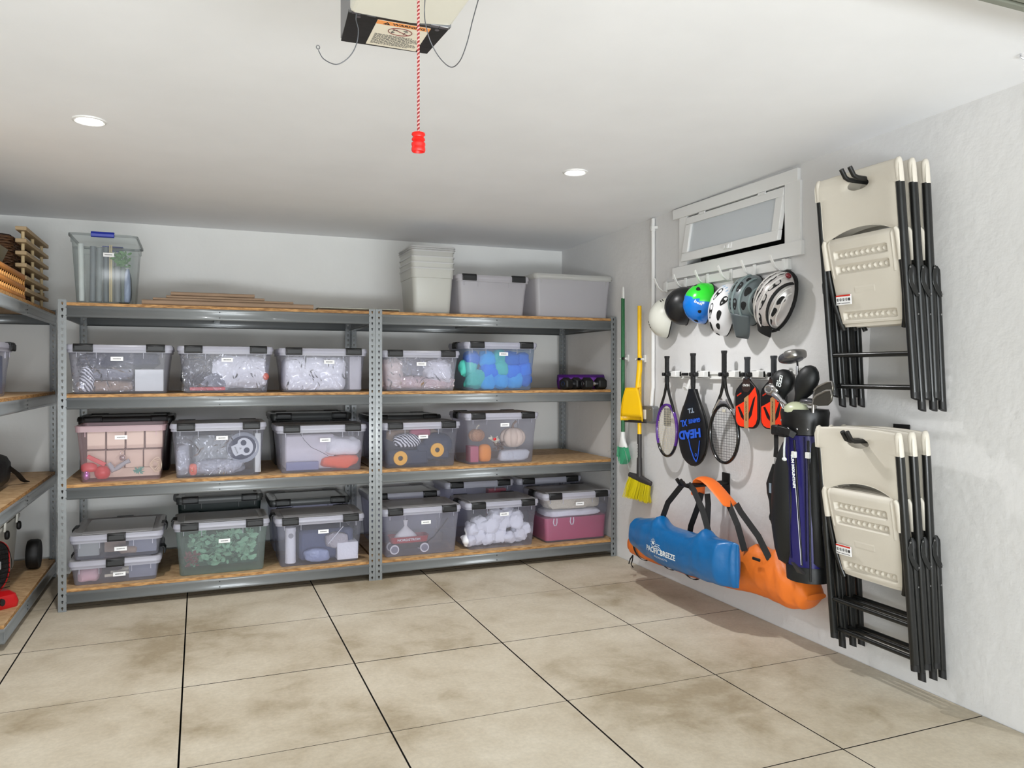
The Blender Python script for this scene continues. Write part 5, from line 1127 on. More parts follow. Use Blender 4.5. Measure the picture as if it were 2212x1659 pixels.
def covring(z, g=1.):
    w_ = max(cov_w(z), .012)*g; th_ = .022*(1 if z > .86 else sqrt(max(.15, (z-.815)/.045)))*(1.1 if z < 1.2 else .9)
    return [(w_*math.copysign(abs(cos(a))**.8, cos(a)), z, th_*math.copysign(abs(sin(a))**.6, sin(a))) for a in [2*pi*k/28 for k in range(28)]]
mk('cover', MB().loft([covring(z) for z in zs_], M=F), M_cov, t)
mk('piping', MB().tube([(cov_w(z)*1.012, z, 0) for z in zs_[::-1][2:]]+[(-cov_w(z)*1.012, z, 0) for z in zs_[1:-2]], .0035, 6, M=F), M_blk, t)
M_blu = mat('blue_print', (.16, .36, .82), .4); M_gp = mat('grey_print', (.55, .60, .66), .4)
def R180(x, z, n, rl=0.): return WF(y_, z, n_+n, roll=pi+rl) @ Matrix.Translation((x, 0, 0))
text('HEAD', .072, R180(.000, 1.020, .0262, radians(9)), M_blu, t, sx=1.22, bold=.0035, ext=.0006)
text('GRAPHITE', .034, R180(-.050, 1.098, .0262, radians(9)), M_blu, t, sx=.78, bold=.0012, ext=.0006)
text('XL', .056, R180(.064, 1.094, .0262, radians(9)), M_blu, t, bold=.002, ext=.0006)
text('T.I.', .040, R180(-.01, 1.165, .0240, radians(9)), M_gp, t, sx=1.2, bold=.002, ext=.0006)
FL = F @ Matrix.Translation((0, 0, .0265))
mk('chevron_mark', MB().tube([(-.010, .985, 0), (.010, .930, 0), (.045, .872, 0), (.070, .852, 0)], 0, flat=(.009, .001), up=(1, 0, 0), M=FL).tube([(.070, .852, 0), (.085, .88, -.001), (.102, .985, -.002)], 0, flat=(.007, .001), up=(1, 0, 0), M=FL), M_blu, t)
mk('ring_mark', MB().tube([(.066+.008*cos(a), .893+.009*sin(a), 0) for a in [2*pi*k/16 for k in range(16)]], .0016, 5, M=FL, loop=True), M_blu, t)
# pickleball paddles
M_pblk = mat('paddle_black', (.07, .06, .065), .35); M_pog = mat('paddle_orange', (1.0, .22, .06), .4); M_ptan = mat('paddle_tan', (.70, .54, .36), .5); M_pbr = mat('brown_band', (.20, .13, .11), .5)
def paddle(label, y, zt_, zb_):
    n = .085; F = WF(y, 0, n); t = thing('pickleball_paddle', label, 'paddle', (XR-n, y, zb_), 'orange and black paddles')
    W2 = .100; L_ = zt_-zb_; zs = zb_+.268
    out = [(W2*sx_, q) for sx_, q in ()]
    P_ = []
    for k in range(9): a = -pi/2+pi/2*k/8; P_.append((W2-.055+.055*cos(a), zb_+.055+.055*sin(a)))
    P_ += [(W2, zs-.075), (W2-.010, zs-.048), (W2-.040, zs-.022), (.030, zs), (.022, zs+.012)]
    poly = P_+[(-x, z) for x, z in P_[::-1]]
    mk('blade', MB().prism(poly, .013, F @ Matrix.Translation((0, 0, -.0065))), M_pblk, t, bevel=.002)
    mk('grip', MB().lathe([(.0175, 0), (.019, .004), (.018, .012), (.0155, .02), (.0155, .11), (.014, .128)], F @ Matrix.Translation((0, zt_, 0)) @ Matrix.Rotation(pi/2, 4, 'X'), 8), mat('dark_grey_grip', (.20, .21, .23), .45), t)
    G = F @ Matrix.Translation((0, 0, .0066))
    f_ = lambda z: zb_+z
    sc = W2/.1
    mk('orange_panel', MB().prism([(-.092, f_(.06)), (-.088, f_(.035)), (-.072, f_(.016)), (-.050, f_(.008)), (-.020, f_(.007)), (-.020, f_(.150)), (-.092, f_(.120))], .0008, G), M_pog, t)
    mk('orange_panel', MB().prism([(.020, f_(.007)), (.055, f_(.010)), (.080, f_(.030)), (.092, f_(.060)), (.092, f_(.185)), (.074, f_(.235)), (.020, f_(.185))], .0008, G), M_pog, t)
    mk('black_slash', MB().prism([(-.075, f_(.118)), (-.060, f_(.122)), (-.022, f_(.070)), (-.022, f_(.045)), (-.045, f_(.062))], .0008, G @ Matrix.Translation((0, 0, .0009))), M_pblk, t)
    mk('black_slash', MB().prism([(.022, f_(.050)), (.045, f_(.075)), (.078, f_(.185)), (.060, f_(.170)), (.022, f_(.085))], .0008, G @ Matrix.Translation((0, 0, .0009))), M_pblk, t)
    mk('tan_stripe', MB().prism([(-.019, f_(.001)), (.019, f_(.001)), (.019, f_(.190)), (-.019, f_(.168))], .0012, G), M_ptan, t)
    mk('brown_band', MB().prism([(-.024, f_(.285)), (.024, f_(.285)), (.040, f_(.225)), (.018, f_(.205)), (-.018, f_(.205)), (-.040, f_(.225))], .0016, G), M_pbr, t)
    text('ULTIMATE POWER', .0125, WF(y+.002, zb_+.098, n+.0082, roll=-pi/2), M_ink, t, bold=.0003, ext=.0002, sx=1.1)
    text('HEAD', .017, WF(y, zb_+.245, n+.0088, roll=pi), M_wp, t, sx=1.3, bold=.0004, ext=.0002)
    text('EXTREME', .010, WF(y+.062, zb_+.190, n+.0070, roll=radians(25)), M_pog, t, bold=.0003, ext=.0002)
    return t
paddle('orange and black paddle, nearer the black racket', 3.564, 1.492, 1.087)
paddle('orange and black paddle partly behind the golf bag', 3.346, 1.495, 1.094)
# small ceiling hook near the right edge
t = thing('ceiling_hook', 'small silver hook in the ceiling at the right edge', 'hook', (2.70, 1.86, ceil_z(1.86)))
mk('hook_body', MB().tube([(2.70, 1.86, ceil_z(1.86)), (2.70, 1.86, ceil_z(1.86)-.012), (2.712, 1.855, ceil_z(1.86)-.02), (2.722, 1.85, ceil_z(1.86)-.012)], .003, 8), M_chrome, t)
# ------------------------------------------------------------------ folded chairs
M_ivory = mat('ivory_resin', (.84, .815, .765), .45, bump=.05, bscale=200)
M_ctube = mat('bronze_black_tube', (.085, .09, .088), .32, .2, coat=.2)
M_screw = mat('steel_screw', (.6, .6, .6), .3, .9)
def chair_frame(xb, xt, yc, zb, Hh=1.07):
    up = Vector((xt-xb, 0, Hh)).normalized(); ex = Vector((0, -1, 0)); ez = ex.cross(up).normalized()
    return frame((xb, yc, zb), ex, up, ez)
def make_chair(label, F, group):
    t = thing('folding_chair', label, 'chair', M=F, group=group)
    L = dict(local=True)
    # backrest with grip hole: rings run from the hole to the outline
    u0, w0 = 0., 1.003
    poly = [(.209, .80), (.209, .966), (.236, .970), (.236, 1.02)]+[(.206+.030*cos(a), 1.035+.030*sin(a)) for a in [radians(q) for q in (0, 22, 45, 67, 90)]]+[(.12, 1.069), (0, 1.071), (-.12, 1.069)]
    poly += [(-.206-.030*sin(a), 1.035+.030*cos(a)) for a in [radians(q) for q in (0, 22, 45, 67, 90)]]+[(-.236, 1.02), (-.236, .970), (-.209, .966), (-.209, .80)]
    poly += [(-.205, .765)]+[(q*.027, .815-.050*(abs(q*.027)/.2)**2.2+.003) for q in range(-7, 8)]+[(.205, .765)]
    def ray(a):
        d = Vector((cos(a), sin(a))); best = None
        for i in range(len(poly)):
            p, q = Vector(poly[i])-Vector((u0, w0)), Vector(poly[(i+1) % len(poly)])-Vector((u0, w0)); e_ = q-p
            den = d.x*e_.y-d.y*e_.x
            if abs(den) < 1e-9: continue
            tt = (p.x*e_.y-p.y*e_.x)/den; ss = (p.x*d.y-p.y*d.x)/den
            if tt > 1e-6 and -1e-6 <= ss <= 1+1e-6 and (best is None or tt > best): best = tt
        return best
    angs = sorted(set([round(2*pi*k/72, 5) for k in range(72)]+[round(atan2(q-w0, p-u0) % (2*pi), 5) for p, q in poly]))
    def dz(u, w_): return .022-.022*(1-(u/.236)**2)-.010*max(0, (w_-1.03)/.04)
    rings = []
    for back in (0, 1):
        seq = [0, .03, .25, .5, .75, .93, 1.0] if not back else [1., .93, .75, .5, .25, .03, 0.]
        for s in seq:
            R = []
            for a in angs:
                hx, hy = .060*cos(a), .023*sin(a); rr_ = 1/max(1e-6, sqrt((cos(a)/.060)**2+(sin(a)/.023)**2)); hole = (u0+rr_*cos(a), w0+rr_*sin(a))
                k_ = ray(a); o_ = (u0+k_*cos(a), w0+k_*sin(a)); u = hole[0]*(1-s)+o_[0]*s; w_ = hole[1]*(1-s)+o_[1]*s
                ed = .004 if s in (0, 1.0) else 0
                R.append((u, w_, dz(u, w_)+(-.006-.0+ed if back else -ed)))
            rings.append(R)
    mk('backrest', MB().loft(rings, caps=(False, False), loop=True), M_ivory, t, angle=50, **L)
    for s in (-1, 1):
        mk('tube_cap', MB().loft([[(s*(.2225+.0165*cos(b)*k_+.0), w_, .002+q_+.0175*sin(b)*k_) for b in [2*pi*j/16 for j in range(16)]] for w_, k_, q_ in ((.965, 1, 0), (1.03, 1, .002), (1.052, .9, .002), (1.066, .6, 0), (1.070, .2, -.002))]), M_ivory, t, **L)
        mk('back_post', MB().loft([[(s*(.2225+.0145*math.copysign(abs(cos(b))**.8, cos(b))), w_, .002+.018*math.copysign(abs(sin(b))**.8, sin(b))) for b in [2*pi*j/16 for j in range(16)]] for w_ in (.968, .5, .06)]), M_ctube, t, **L)
        mk('rubber_foot', MB().loft([[(s*(.2225+.0156*cos(b)), w_+(.010*sin(b) if w_ < .06 else 0), .002+.0192*sin(b)) for b in [2*pi*j/16 for j in range(16)]] for w_ in (.085, .055)]), M_rub, t, **L)
        mk('rear_leg', MB().loft([[(s*(.218+.0140*math.copysign(abs(cos(b))**.8, cos(b))), w_, -.038+.0155*math.copysign(abs(sin(b))**.8, sin(b))) for b in [2*pi*j/16 for j in range(16)]] for w_ in (.585, .3, .02)]), M_ctube, t, **L)
        mk('leg_cap', MB().loft([[(s*(.218+.0152*cos(b)*k_), w_, -.038+.0165*sin(b)*k_+c_) for b in [2*pi*j/16 for j in range(16)]] for w_, k_, c_ in ((.575, 1, 0), (.60, .95, 0), (.618, .5, .004))]), M_rub, t, **L)
        mk('leg_foot', MB().loft([[(s*(.218+.0152*cos(b)), w_+(.008*sin(b) if w_ < .01 else 0), -.038+.0165*sin(b)) for b in [2*pi*j/16 for j in range(16)]] for w_ in (.04, .002)]), M_rub, t, **L)
        mk('seat_tube', MB().tube([(s*.203, .655, .002), (s*.203, .60, -.002), (s*.196, .50, -.010), (s*.178, .40, -.024), (s*.165, .36, -.030)], .0115, 10), M_ctube, t, **L)
        mk('seat_cap', MB().tube([(s*.196, .782, .020), (s*.203, .765, .014), (s*.204, .72, .008), (s*.2035, .645, .004)], [.008, .014, .0155, .0145], 12), M_ivory, t, **L)
        lk = [(-.002, .615), (.010, .620), (.013, .585), (.006, .555), (.016, .535), (.038, .505), (.040, .485), (.026, .482), (.004, .510), (-.012, .545), (-.012, .585)]
        pl = MB().prism(lk, .003, frame((s*.2385, 0, 0), (0, 0, -1), (0, 1, 0), (s, 0, 0)))
        mk('link_plate', pl, M_ctube, t, bevel=.001, **L)
        for w_, d_ in ((.608, .002), (.495, -.036)):
            mk('screw', MB().cyl((s*.2425, w_, d_), .004, .004, 'x', 10), M_screw, t, **L)
        mk('screw', MB().cyl((s*.2335, .41, -.036), .004, .004, 'x', 10), M_screw, t, **L)
    mk('crossbar', MB().cyl((0, .248, .002), .0105, .430, 'x', 14), M_ctube, t, **L)
    mk('crossbar', MB().cyl((0, .100, -.014), .0105, .430, 'x', 14), M_ctube, t, **L)
    # moulded seat, its underside towards the room
    bands = (.705, .640, .425)
    def seat(u, v):
        w_ = .375+.410*v; hw = .192-.022*(1-v)**1.5-.0; x = (u*2-1)*hw
        z = .030-.045*(1-v)-.012*(abs(x)/hw)**6
        if v > .93: z -= .020*((v-.93)/.07)**2
        if v < .04: z -= .008
        for b in bands:
            dx, dw = abs(x)-.150, abs(w_-b)-.021
            k = min(1, max(0, -dx/.012))*min(1, max(0, -dw/.008)); k = k*k*(3-2*k); dpt = .018*k
            for j in range(9):
                rx, ry = x-(-.120+j*.030), w_-b; q = rx*rx/(.0068**2)+ry*ry/(.0095**2)
                if q < 1: dpt -= .0095*sqrt(1-q)
            z -= dpt
        for s in (-1, 1):   # vertical ribs beside the edge
            if v > .55: z += .004*math.exp(-((x-s*(hw-.016))/.004)**2)
        if abs(w_-.540) < .014 and abs(x) < .055: z += .0012
        return (x, w_, z)
    mk('seat', MB().grid(seat, 128, 120), M_ivory, t, **L)
    # seat edge skirt and pan behind
    sk = []
    for v in [0]+[k/16 for k in range(17)]: pass
    per = [seat(k/24, 0) for k in range(25)]+[seat(1, k/16) for k in range(1, 17)]+[seat(1-k/24, 1) for k in range(1, 25)]+[seat(0, 1-k/16) for k in range(1, 16)]
    mk('seat_skirt', MB().loft([per, [(p[0]*1.01, p[1], p[2]-.012) for p in per], [(p[0]*.97, p[1], p[2]-.024) for p in per]], caps=(False, True)), M_ivory, t, **L)
    # safety sticker
    st = mk('sticker', MB().box((-.155, .480, .0110), (-.070, .525, .0172)), M_label, t, **L)
    mk('red_strip', MB().box((-.155, .518, .0172), (-.070, .525, .0176)), mat('warning_red', (.80, .16, .08), .5), st, **L)
    ic = MB()
    for j in range(4):
        cx = -.145+j*.017; ic.tube([(cx+.006*cos(a), .504+.006*sin(a), .0176) for a in [2*pi*k/10 for k in range(10)]], .0009, 4, loop=True); ic.box((cx-.002, .499, .0172), (cx+.001, .508, .0177))
    ic.box((-.084, .497, .0172), (-.073, .510, .0177)); ic.box((-.152, .486, .0172), (-.13, .489, .0177)); ic.box((-.125, .486, .0172), (-.075, .488, .0177))
    mk('icons', ic, M_ink, st, kind='stuff', **L)
    return t
def tilt_fix(o, k):   # sticker sits on the sloping seat
    pass
def dup(root, M, label, group=None):
    r = root.copy(); COL.objects.link(r); r.matrix_basis = M; r['label'] = label
    if group: r['group'] = group
    for ch in list(root.children):
        c = ch.copy(); COL.objects.link(c); c.parent = r
        for g in list(ch.children):
            d = g.copy(); COL.objects.link(d); d.parent = c
    return r
YC = 2.596
spec_ = [(2.800, 2.698), (2.860, 2.768), (2.908, 2.840)]
gu = 'chairs hanging in the upper stack'; gl_ = 'chairs hanging in the lower stack'
c1 = make_chair('ivory folding chair hung nearest the room in the upper stack', chair_frame(spec_[0][0], spec_[0][1], YC, 1.237), gu)
dup(c1, chair_frame(spec_[1][0], spec_[1][1], YC-.005, 1.237), 'middle ivory folding chair of the upper stack, seen behind the first')
dup(c1, chair_frame(spec_[2][0], spec_[2][1], YC-.010, 1.237), 'ivory folding chair nearest the wall in the upper stack')
dup(c1, chair_frame(spec_[0][0], spec_[0][1], YC, .090), 'scuffed ivory folding chair hung nearest the room in the lower stack', gl_)
dup(c1, chair_frame(spec_[1][0], spec_[1][1], YC-.005, .090), 'middle ivory folding chair of the lower stack, seen behind the first', gl_)
dup(c1, chair_frame(spec_[2][0], spec_[2][1], YC-.010, .090), 'ivory folding chair nearest the wall in the lower stack', gl_)
# storage hooks through the grip holes
M_hook = mat('black_rubber_hook', (.06, .06, .062), .45)
for lab, z, n, off in (('black double wall hook through the grips of the upper chairs', 2.262, 2, .0), ('black double wall hook through the grips of the lower chairs', 1.112, 2, .0)):
    t = thing('wall_hook', lab, 'hook', (XR, YC, z), 'black double wall hooks')
    mk('wall_plate', MB().box((XR-.006, YC-.045, z-.03), (XR, YC+.045, z+.055)), M_hook, t, bevel=.002)
    for yy in ((YC-.045, YC+.002) if z > 2 else (YC-.030, YC-.004)):
        mk('prong', MB().tube([(XR-.004, yy, z-.012), (XR-.12, yy, z-.012), (2.655, yy, z-.010), (2.635, yy, z-.002), (2.612, yy, z+.032)], .0105, 12), M_hook, t)
# ------------------------------------------------------------------ hook with long bags
HY, HZ = 3.862, .735
t = thing('wall_hook', 'black double wall hook carrying the long bags by their straps', 'hook', (XR, HY, HZ), 'black double wall hooks')
mk('wall_plate', MB().box((XR-.007, HY-.038, HZ-.070), (XR, HY+.038, HZ+.060)), M_hook, t, bevel=.004)
for yy in (HY-.016, HY+.022):
    mk('prong', MB().tube([(XR-.004, yy, HZ), (XR-.12, yy, HZ-.002), (2.685, yy, HZ-.006), (2.655, yy, HZ+.002), (2.63, yy, HZ+.036)], .011, 12), M_hook, t)
mk('cross_web', MB().box((2.70, HY-.012, HZ-.008), (2.712, HY+.018, HZ+.006)), M_hook, t)
M_ora = mat('orange_nylon', (.92, .47, .15), .45, bump=.9, bscale=7); M_bbl = mat('blue_nylon', (.01, .38, .62), .36, bump=.9, bscale=5.5, coat=.15); M_web = mat('black_webbing', (.05, .045, .05), .7)
def bag_loft(st, nseg, N, wr, seed, peaks=(), m=None, sq=.8):
    """st: list of (y, zc, rz, xc, rx); smooth interpolation, long wrinkles towards the pull points"""
    def at_(s):
        f = s*(len(st)-1); i = min(int(f), len(st)-2); q = f-i; q2 = q*q*(3-2*q)
        return [st[i][k]+(st[i+1][k]-st[i][k])*(q if k == 0 else q2) for k in range(5)]
    rings = []
    for i in range(nseg+1):
        s = i/nseg; y, zc_, rz, xc, rx = at_(s); R = []
        for k in range(N):
            a = 2*pi*k/N; ca, sa = cos(a), sin(a)
            d = Vector((math.copysign(abs(ca)**sq, ca)*rx, 0, math.copysign(abs(sa)**sq, sa)*rz))
            fade = min(1, 6*s*(1-s)+.15)
            wv = wr*(noise.noise(Vector((y*3.5, ca*1.3+seed, sa*1.3)))+.8*noise.noise(Vector((y*15+ca*2.2, ca*2+seed, sa*2)))+.5*abs(noise.noise(Vector((y*22-sa*4, ca+seed, 7)))))
            for (yp, up_, am) in peaks:     # tents towards a strap end, with radiating folds
                dy = (y-yp); g = math.exp(-abs(dy/.040)**1.15)*max(0, sa)**4; d.z += am*g
                if am > 0 and ca < .3:
                    hgt = (1-sa)*.13; rd_ = sqrt(dy*dy+hgt*hgt); fi = atan2(dy, hgt)
                    wv += .0062*(abs(cos(fi*5+yp*7))**.7-.55)*math.exp(-rd_/.17)*min(1, rd_/.03)*1.5
            R.append(Vector((xc, y, zc_))+d*(1+wv*fade/max(rz, .05)*.9))
        rings.append(R)
    return rings
# orange bag behind
st = [(4.80, .180, .010, 2.862, .01), (4.78, .185, .05, 2.862, .04), (4.72, .200, .085, 2.862, .06), (4.50, .212, .090, 2.862, .075), (4.1, .225, .092, 2.862, .08), (3.70, .262, .105, 2.862, .085), (3.40, .315, .122, 2.858, .092), (3.22, .312, .122, 2.855, .100), (3.14, .300, .112, 2.852, .10), (3.06, .288, .080, 2.852, .085), (2.995, .284, .015, 2.852, .06)]
t = thing('orange_bag', 'long orange canopy bag hanging low along the wall, behind the blue bag', 'bag', (2.84, 3.9, .13))
mk('bag_body', MB().loft(bag_loft(st, 110, 44, .0065, 4., peaks=((4.02, 0, .02), (3.84, 0, .02), (3.42, 0, .03), (3.25, 0, .05)))), M_ora, t, angle=60)
for yy, z0_ in ((4.62, .13), (4.30, .13), (4.05, .14), (3.62, .17)):
    mk('compression_strap', MB().tube([Vector((2.862+.086*cos(a), yy+.03*sin(a), .225+(.055 if yy < 3.8 else .0)-.01*(yy > 4.5)+.108*sin(a))) for a in [radians(q) for q in range(110, 300, 12)]], 0, flat=(.022, .0025), up=(0, 1, 0)), M_web, t)
mk('tail_strap', MB().tube([(2.76, 4.60, .15), (2.75, 4.59, .12), (2.745, 4.60, .09), (2.75, 4.58, .07)], 0, flat=(.012, .002), up=(0, 1, 0)), M_web, t)
mk('tail_strap', MB().tube([(2.76, 4.60, .15), (2.75, 4.62, .12), (2.745, 4.63, .085)], 0, flat=(.012, .002), up=(0, 1, 0)), M_web, t)
mk('side_buckle', MB().box((2.735, 3.28, .405), (2.745, 3.34, .42)), M_web, t, bevel=.003)
XO = 2.795
for pts in ([(XO+.02, 4.04, .315), (XO+.01, 3.99, .46), (XO, 3.90, .60), (XO, 3.87, .68)], [(XO+.03, 3.85, .33), (XO+.02, 3.84, .48), (XO+.02, 3.83, .62), (XO+.02, 3.84, .68)],
            [(XO-.01, 3.46, .42), (XO-.01, 3.52, .55), (XO, 3.62, .665)], [(XO-.01, 3.26, .42), (XO, 3.36, .52), (XO+.01, 3.52, .625), (XO+.02, 3.57, .66)]):
    P_ = [Vector(p) for p in pts]; mk('strap', MB().tube(P_, 0, flat=(.034, .003), face=(-.7, -.7, 0)), M_web, t, solid=0)
n_ = 18; arc = [(3.905, .672), (3.900, .715), (3.885, .752), (3.855, .768), (3.81, .765), (3.76, .748), (3.70, .715), (3.64, .678), (3.60, .655)]
mk('padded_grip', MB().loft([[Vector((XO+.05*cos(b), y_+.012*sin(b)*.7*(1 if y_ > 3.86 else .6), z_+.014*sin(b))) for b in [2*pi*k/16 for k in range(16)]] for y_, z_ in arc], caps=(True, True)), mat('orange_padding', (.95, .45, .14), .5), t, angle=60)
# blue bag in front
st = [(4.455, .335, .012, 2.70, .02), (4.44, .340, .06, 2.695, .06), (4.38, .352, .098, 2.685, .085), (4.20, .350, .125, 2.68, .094), (4.00, .342, .122, 2.665, .094), (3.80, .345, .118, 2.665, .094), (3.60, .352, .122, 2.665, .094), (3.48, .362, .124, 2.665, .085), (3.40, .365, .122, 2.672, .035), (3.375, .366, .118, 2.670, .010), (3.365, .366, .114, 2.670, .003)]
tb = thing('blue_bag', 'long bright blue beach canopy bag hanging in front of the orange bag', 'bag', (2.68, 3.9, .22))
mk('bag_body', MB().loft(bag_loft(st, 110, 48, .0045, 9., peaks=((4.115, 0, .045), (3.650, 0, .045)))), M_bbl, tb, angle=60)
for pts in ([(2.685, 4.115, .505), (2.685, 4.06, .60), (2.69, 3.92, .725), (2.69, HY+.02, .742)], [(2.68, 3.645, .505), (2.69, 3.72, .62), (2.69, 3.80, .715), (2.69, HY-.01, .742)]):
    mk('strap', MB().tube(pts, 0, flat=(.034, .003), face=(-.7, -.7, 0)), M_web, tb)
# printed logo follows the bag's round side
from mathutils.bvhtree import BVHTree
_bm = [o for o in tb.children if o.name.startswith('bag_body')][0].data
_bvh = BVHTree.FromPolygons([tuple(MW[tb.name] @ v.co) for v in _bm.vertices], [tuple(p.vertices) for p in _bm.polygons])
def on_bag(y0_, z0_):
    def f(x, yv):
        h_ = _bvh.ray_cast(Vector((2.0, y0_-x, z0_+yv)), Vector((1, 0, 0)))
        return MW[tb.name].inverted() @ ((h_[0] if h_[0] else Vector((2.68, y0_-x, z0_+yv)))-Vector((.0022, 0, 0)))
    return f
def _unused(y0_, z0_, r=.104, rz=.120, xc=2.675, slope=0.0):
    def f(x, yv):
        zq = yv; a = math.asin(max(-.95, min(.95, (z0_+zq-.345)/rz)))
        yy = y0_-x; base = Vector((xc-r*cos(a)-.006, yy, z0_+zq))
        return MW[tb.name].inverted() @ base
    return f
M_pw = mat('white_print', (.93, .95, .95), .5)
text_on('PACIFICBREEZE', .046, on_bag(3.975, .318), M_pw, tb, sx=1.02, bold=.0012)
text_on('PRODUCTS', .016, on_bag(3.975, .283), M_pw, tb, sx=1.7)
fb = on_bag(4.03, .350)
def curve_on(f, pts, wdt):
    """flat printed line"""
    mb = MB(); P_ = [Vector(p) for p in pts]
    for i in range(len(P_)-1):
        d = (P_[i+1]-P_[i]).normalized(); nrm = Vector((-d.y, d.x))*wdt/2; a, b = P_[i]-d*.0005, P_[i+1]+d*.0005
        mb.add([f(*(a+nrm)), f(*(b+nrm)), f(*(b-nrm)), f(*(a-nrm))], [(0, 1, 2, 3)])
    return mb
lg = MB()
def addm(m2): lg.add(m2.v, m2.f)
sunc = (-.018, .010); k_ = 20
lg.add([fb(*sunc)]+[fb(sunc[0]+.016*cos(pi*k/k_), sunc[1]+.014*sin(pi*k/k_)) for k in range(k_+1)]+[fb(sunc[0]+.016*cos(pi*k/6), sunc[1]-.006*sin(pi*k/6)) for k in range(7)], [(0, i+1, i+2) for i in range(k_)]+[(0, k_+2+i, k_+3+i) for i in range(6)])
for a in range(15, 180, 25): addm(curve_on(fb, [(sunc[0]+.021*cos(radians(a)), sunc[1]+.019*sin(radians(a))), (sunc[0]+.032*cos(radians(a)), sunc[1]+.030*sin(radians(a)))], .0028))
addm(curve_on(fb, [(-.045, .004), (-.036, -.006), (-.018, -.010), (0, -.004), (.014, .008), (.030, .012), (.055, .010)], .0035))
addm(curve_on(fb, [(.006, -.004), (.020, .000), (.040, .000), (.062, -.008), (.080, -.022)], .0040))
addm(curve_on(fb, [(.016, -.010), (.030, -.009), (.046, -.017)], .0032))
mk('printed_logo', lg, M_pw, tb, local=True)

# ------------------------------------------------------------------ golf bag and clubs
GX, GY = 2.785, 3.005
M_navy = mat('navy_nylon', (.115, .10, .40), .38, bump=.25, bscale=7, coat=.15); M_gblk = mat('black_nylon_bag', (.055, .065, .07), .5, bump=.3, bscale=8)
t = thing('golf_bag', 'navy and black golf stand bag hanging between the paddles and the chairs', 'golf bag', (GX, GY, .38))
def lean(z): return Vector((GX+.015*(1.2-z), GY-.035*(1.2-z)*.3, 0))
def gring(z, rx, ry, nn=40, dx=0., dy=0., wr=0.):
    c = lean(z); R = []
    for k in range(nn):
        a = 2*pi*k/nn; q = 1+wr*noise.noise(Vector((cos(a)*1.8, sin(a)*1.8, z*4)))+wr*.6*noise.noise(Vector((cos(a)*4, sin(a)*4, z*9)))
        R.append((c.x+dx+rx*cos(a)*q, c.y+dy+ry*sin(a)*q, z))
    return R
zz = [.44, .50, .6, .7, .8, .9, 1.0, 1.08, 1.115]
mk('bag_body', MB().loft([gring(z, .092, .102, wr=.06) for z in zz]), M_navy, t)
mk('base_cup', MB().loft([gring(.375, .075, .082), gring(.38, .096, .106), gring(.44, .099, .108), gring(.455, .095, .104)]), M_gblk, t, angle=50)
mk('top_cuff', MB().loft([gring(1.095, .096, .108), gring(1.10, .104, .116), gring(1.17, .106, .119), gring(1.205, .110, .124), gring(1.222, .105, .119), gring(1.215, .092, .105), gring(1.12, .086, .098)], caps=(False, True)), mat('black_cuff', (.045, .045, .05), .35), t, angle=50)
for k, yy in enumerate((.08, .0, -.05, -.09)):
    c = lean(1.13); mk('rivet', MB().ball((c.x-.105*sqrt(max(0, 1-(yy/.118)**2))-.001, c.y+yy, 1.128+(.035 if k == 0 else 0)), (.004, .006, .006)), M_chrome, t)
# bulging side pocket
pr = []
for z, g in ((.435, .35), (.46, .8), (.52, 1.0), (.62, 1.12), (.72, 1.15), (.82, 1.08), (.92, .92), (.99, .72), (1.05, .40), (1.07, .2)):
    c = lean(z); pr.append([(c.x-.030+.078*g*cos(a)*(1+.05*noise.noise(Vector((cos(a)*3, sin(a)*3, z*6)))), c.y+.075+.112*g*sin(a)*.82*(1+.05*noise.noise(Vector((cos(a)*3, 4, z*7)))), z) for a in [2*pi*k/32 for k in range(32)]])
mk('side_pocket', MB().loft(pr), M_gblk, t)
pr = []
for z, g in ((.44, .5), (.48, .95), (.7, 1), (.95, 1), (1.06, .9), (1.09, .5)):
    c = lean(z); pr.append([(c.x+.02+.075*g*cos(a), c.y-.075+.048*g*sin(a), z) for a in [2*pi*k/24 for k in range(24)]])
mk('rear_panel', MB().loft(pr), M_gblk, t)
# seams between the panels
for yy in (.010, -.070):
    mk('piping', MB().tube([Vector((lean(z).x-.093*sqrt(1-(yy/.103)**2)-.004, lean(z).y+yy, z)) for z in [1.09-.05*k for k in range(13)]], .0035, 6), mat('deep_navy_piping', (.06, .05, .22), .4), t)
# legs folded against the bag
for y0_, y1_ in ((-.045, -.085), (-.100, -.105)):
    a, b = lean(1.05), lean(.47); xo = -.110 if y0_ > -.05 else -.075
    mk('stand_leg', MB().tube([(a.x+xo, a.y+y0_, 1.075), (b.x+xo-.004, b.y+y1_, .475 if y0_ > -.05 else .40)], [.0055, .0048], 10), mat('graphite_leg', (.12, .12, .13), .25, .7) if y0_ > -.05 else M_rub, t)
    mk('leg_collar', MB().box((a.x+xo-.009, a.y+y0_-.013, .990), (a.x+xo+.006, a.y+y0_+.013, 1.020)), M_wp, t, bevel=.002)
a, b = lean(1.05), lean(.47)
mk('silver_shaft', MB().tube([(a.x-.1155, a.y-.058, .86), (b.x-.1185, b.y-.084, .48)], .0017, 8), mat('satin_rod', (.72, .72, .74), .4, .6), t)
mk('leg_foot', MB().loft([[(b.x-.117+q, b.y-.085+p, .44+r_) for q, p, r_ in ((-.01, -.02, 0), (.01, -.02, 0), (.01, .02, 0), (-.01, .02, 0))], [(b.x-.135+q, b.y-.045+p, .485) for q, p in ((-.006, -.006), (.006, -.006), (.006, .006), (-.006, .006))]], smooth=False), M_dgrey, t)
d_ = Vector((b.x-a.x, b.y-a.y-.040, .475-1.075)).normalized(); side_ = Vector((-1, 0, 0)); up_ = side_.cross(d_).normalized()
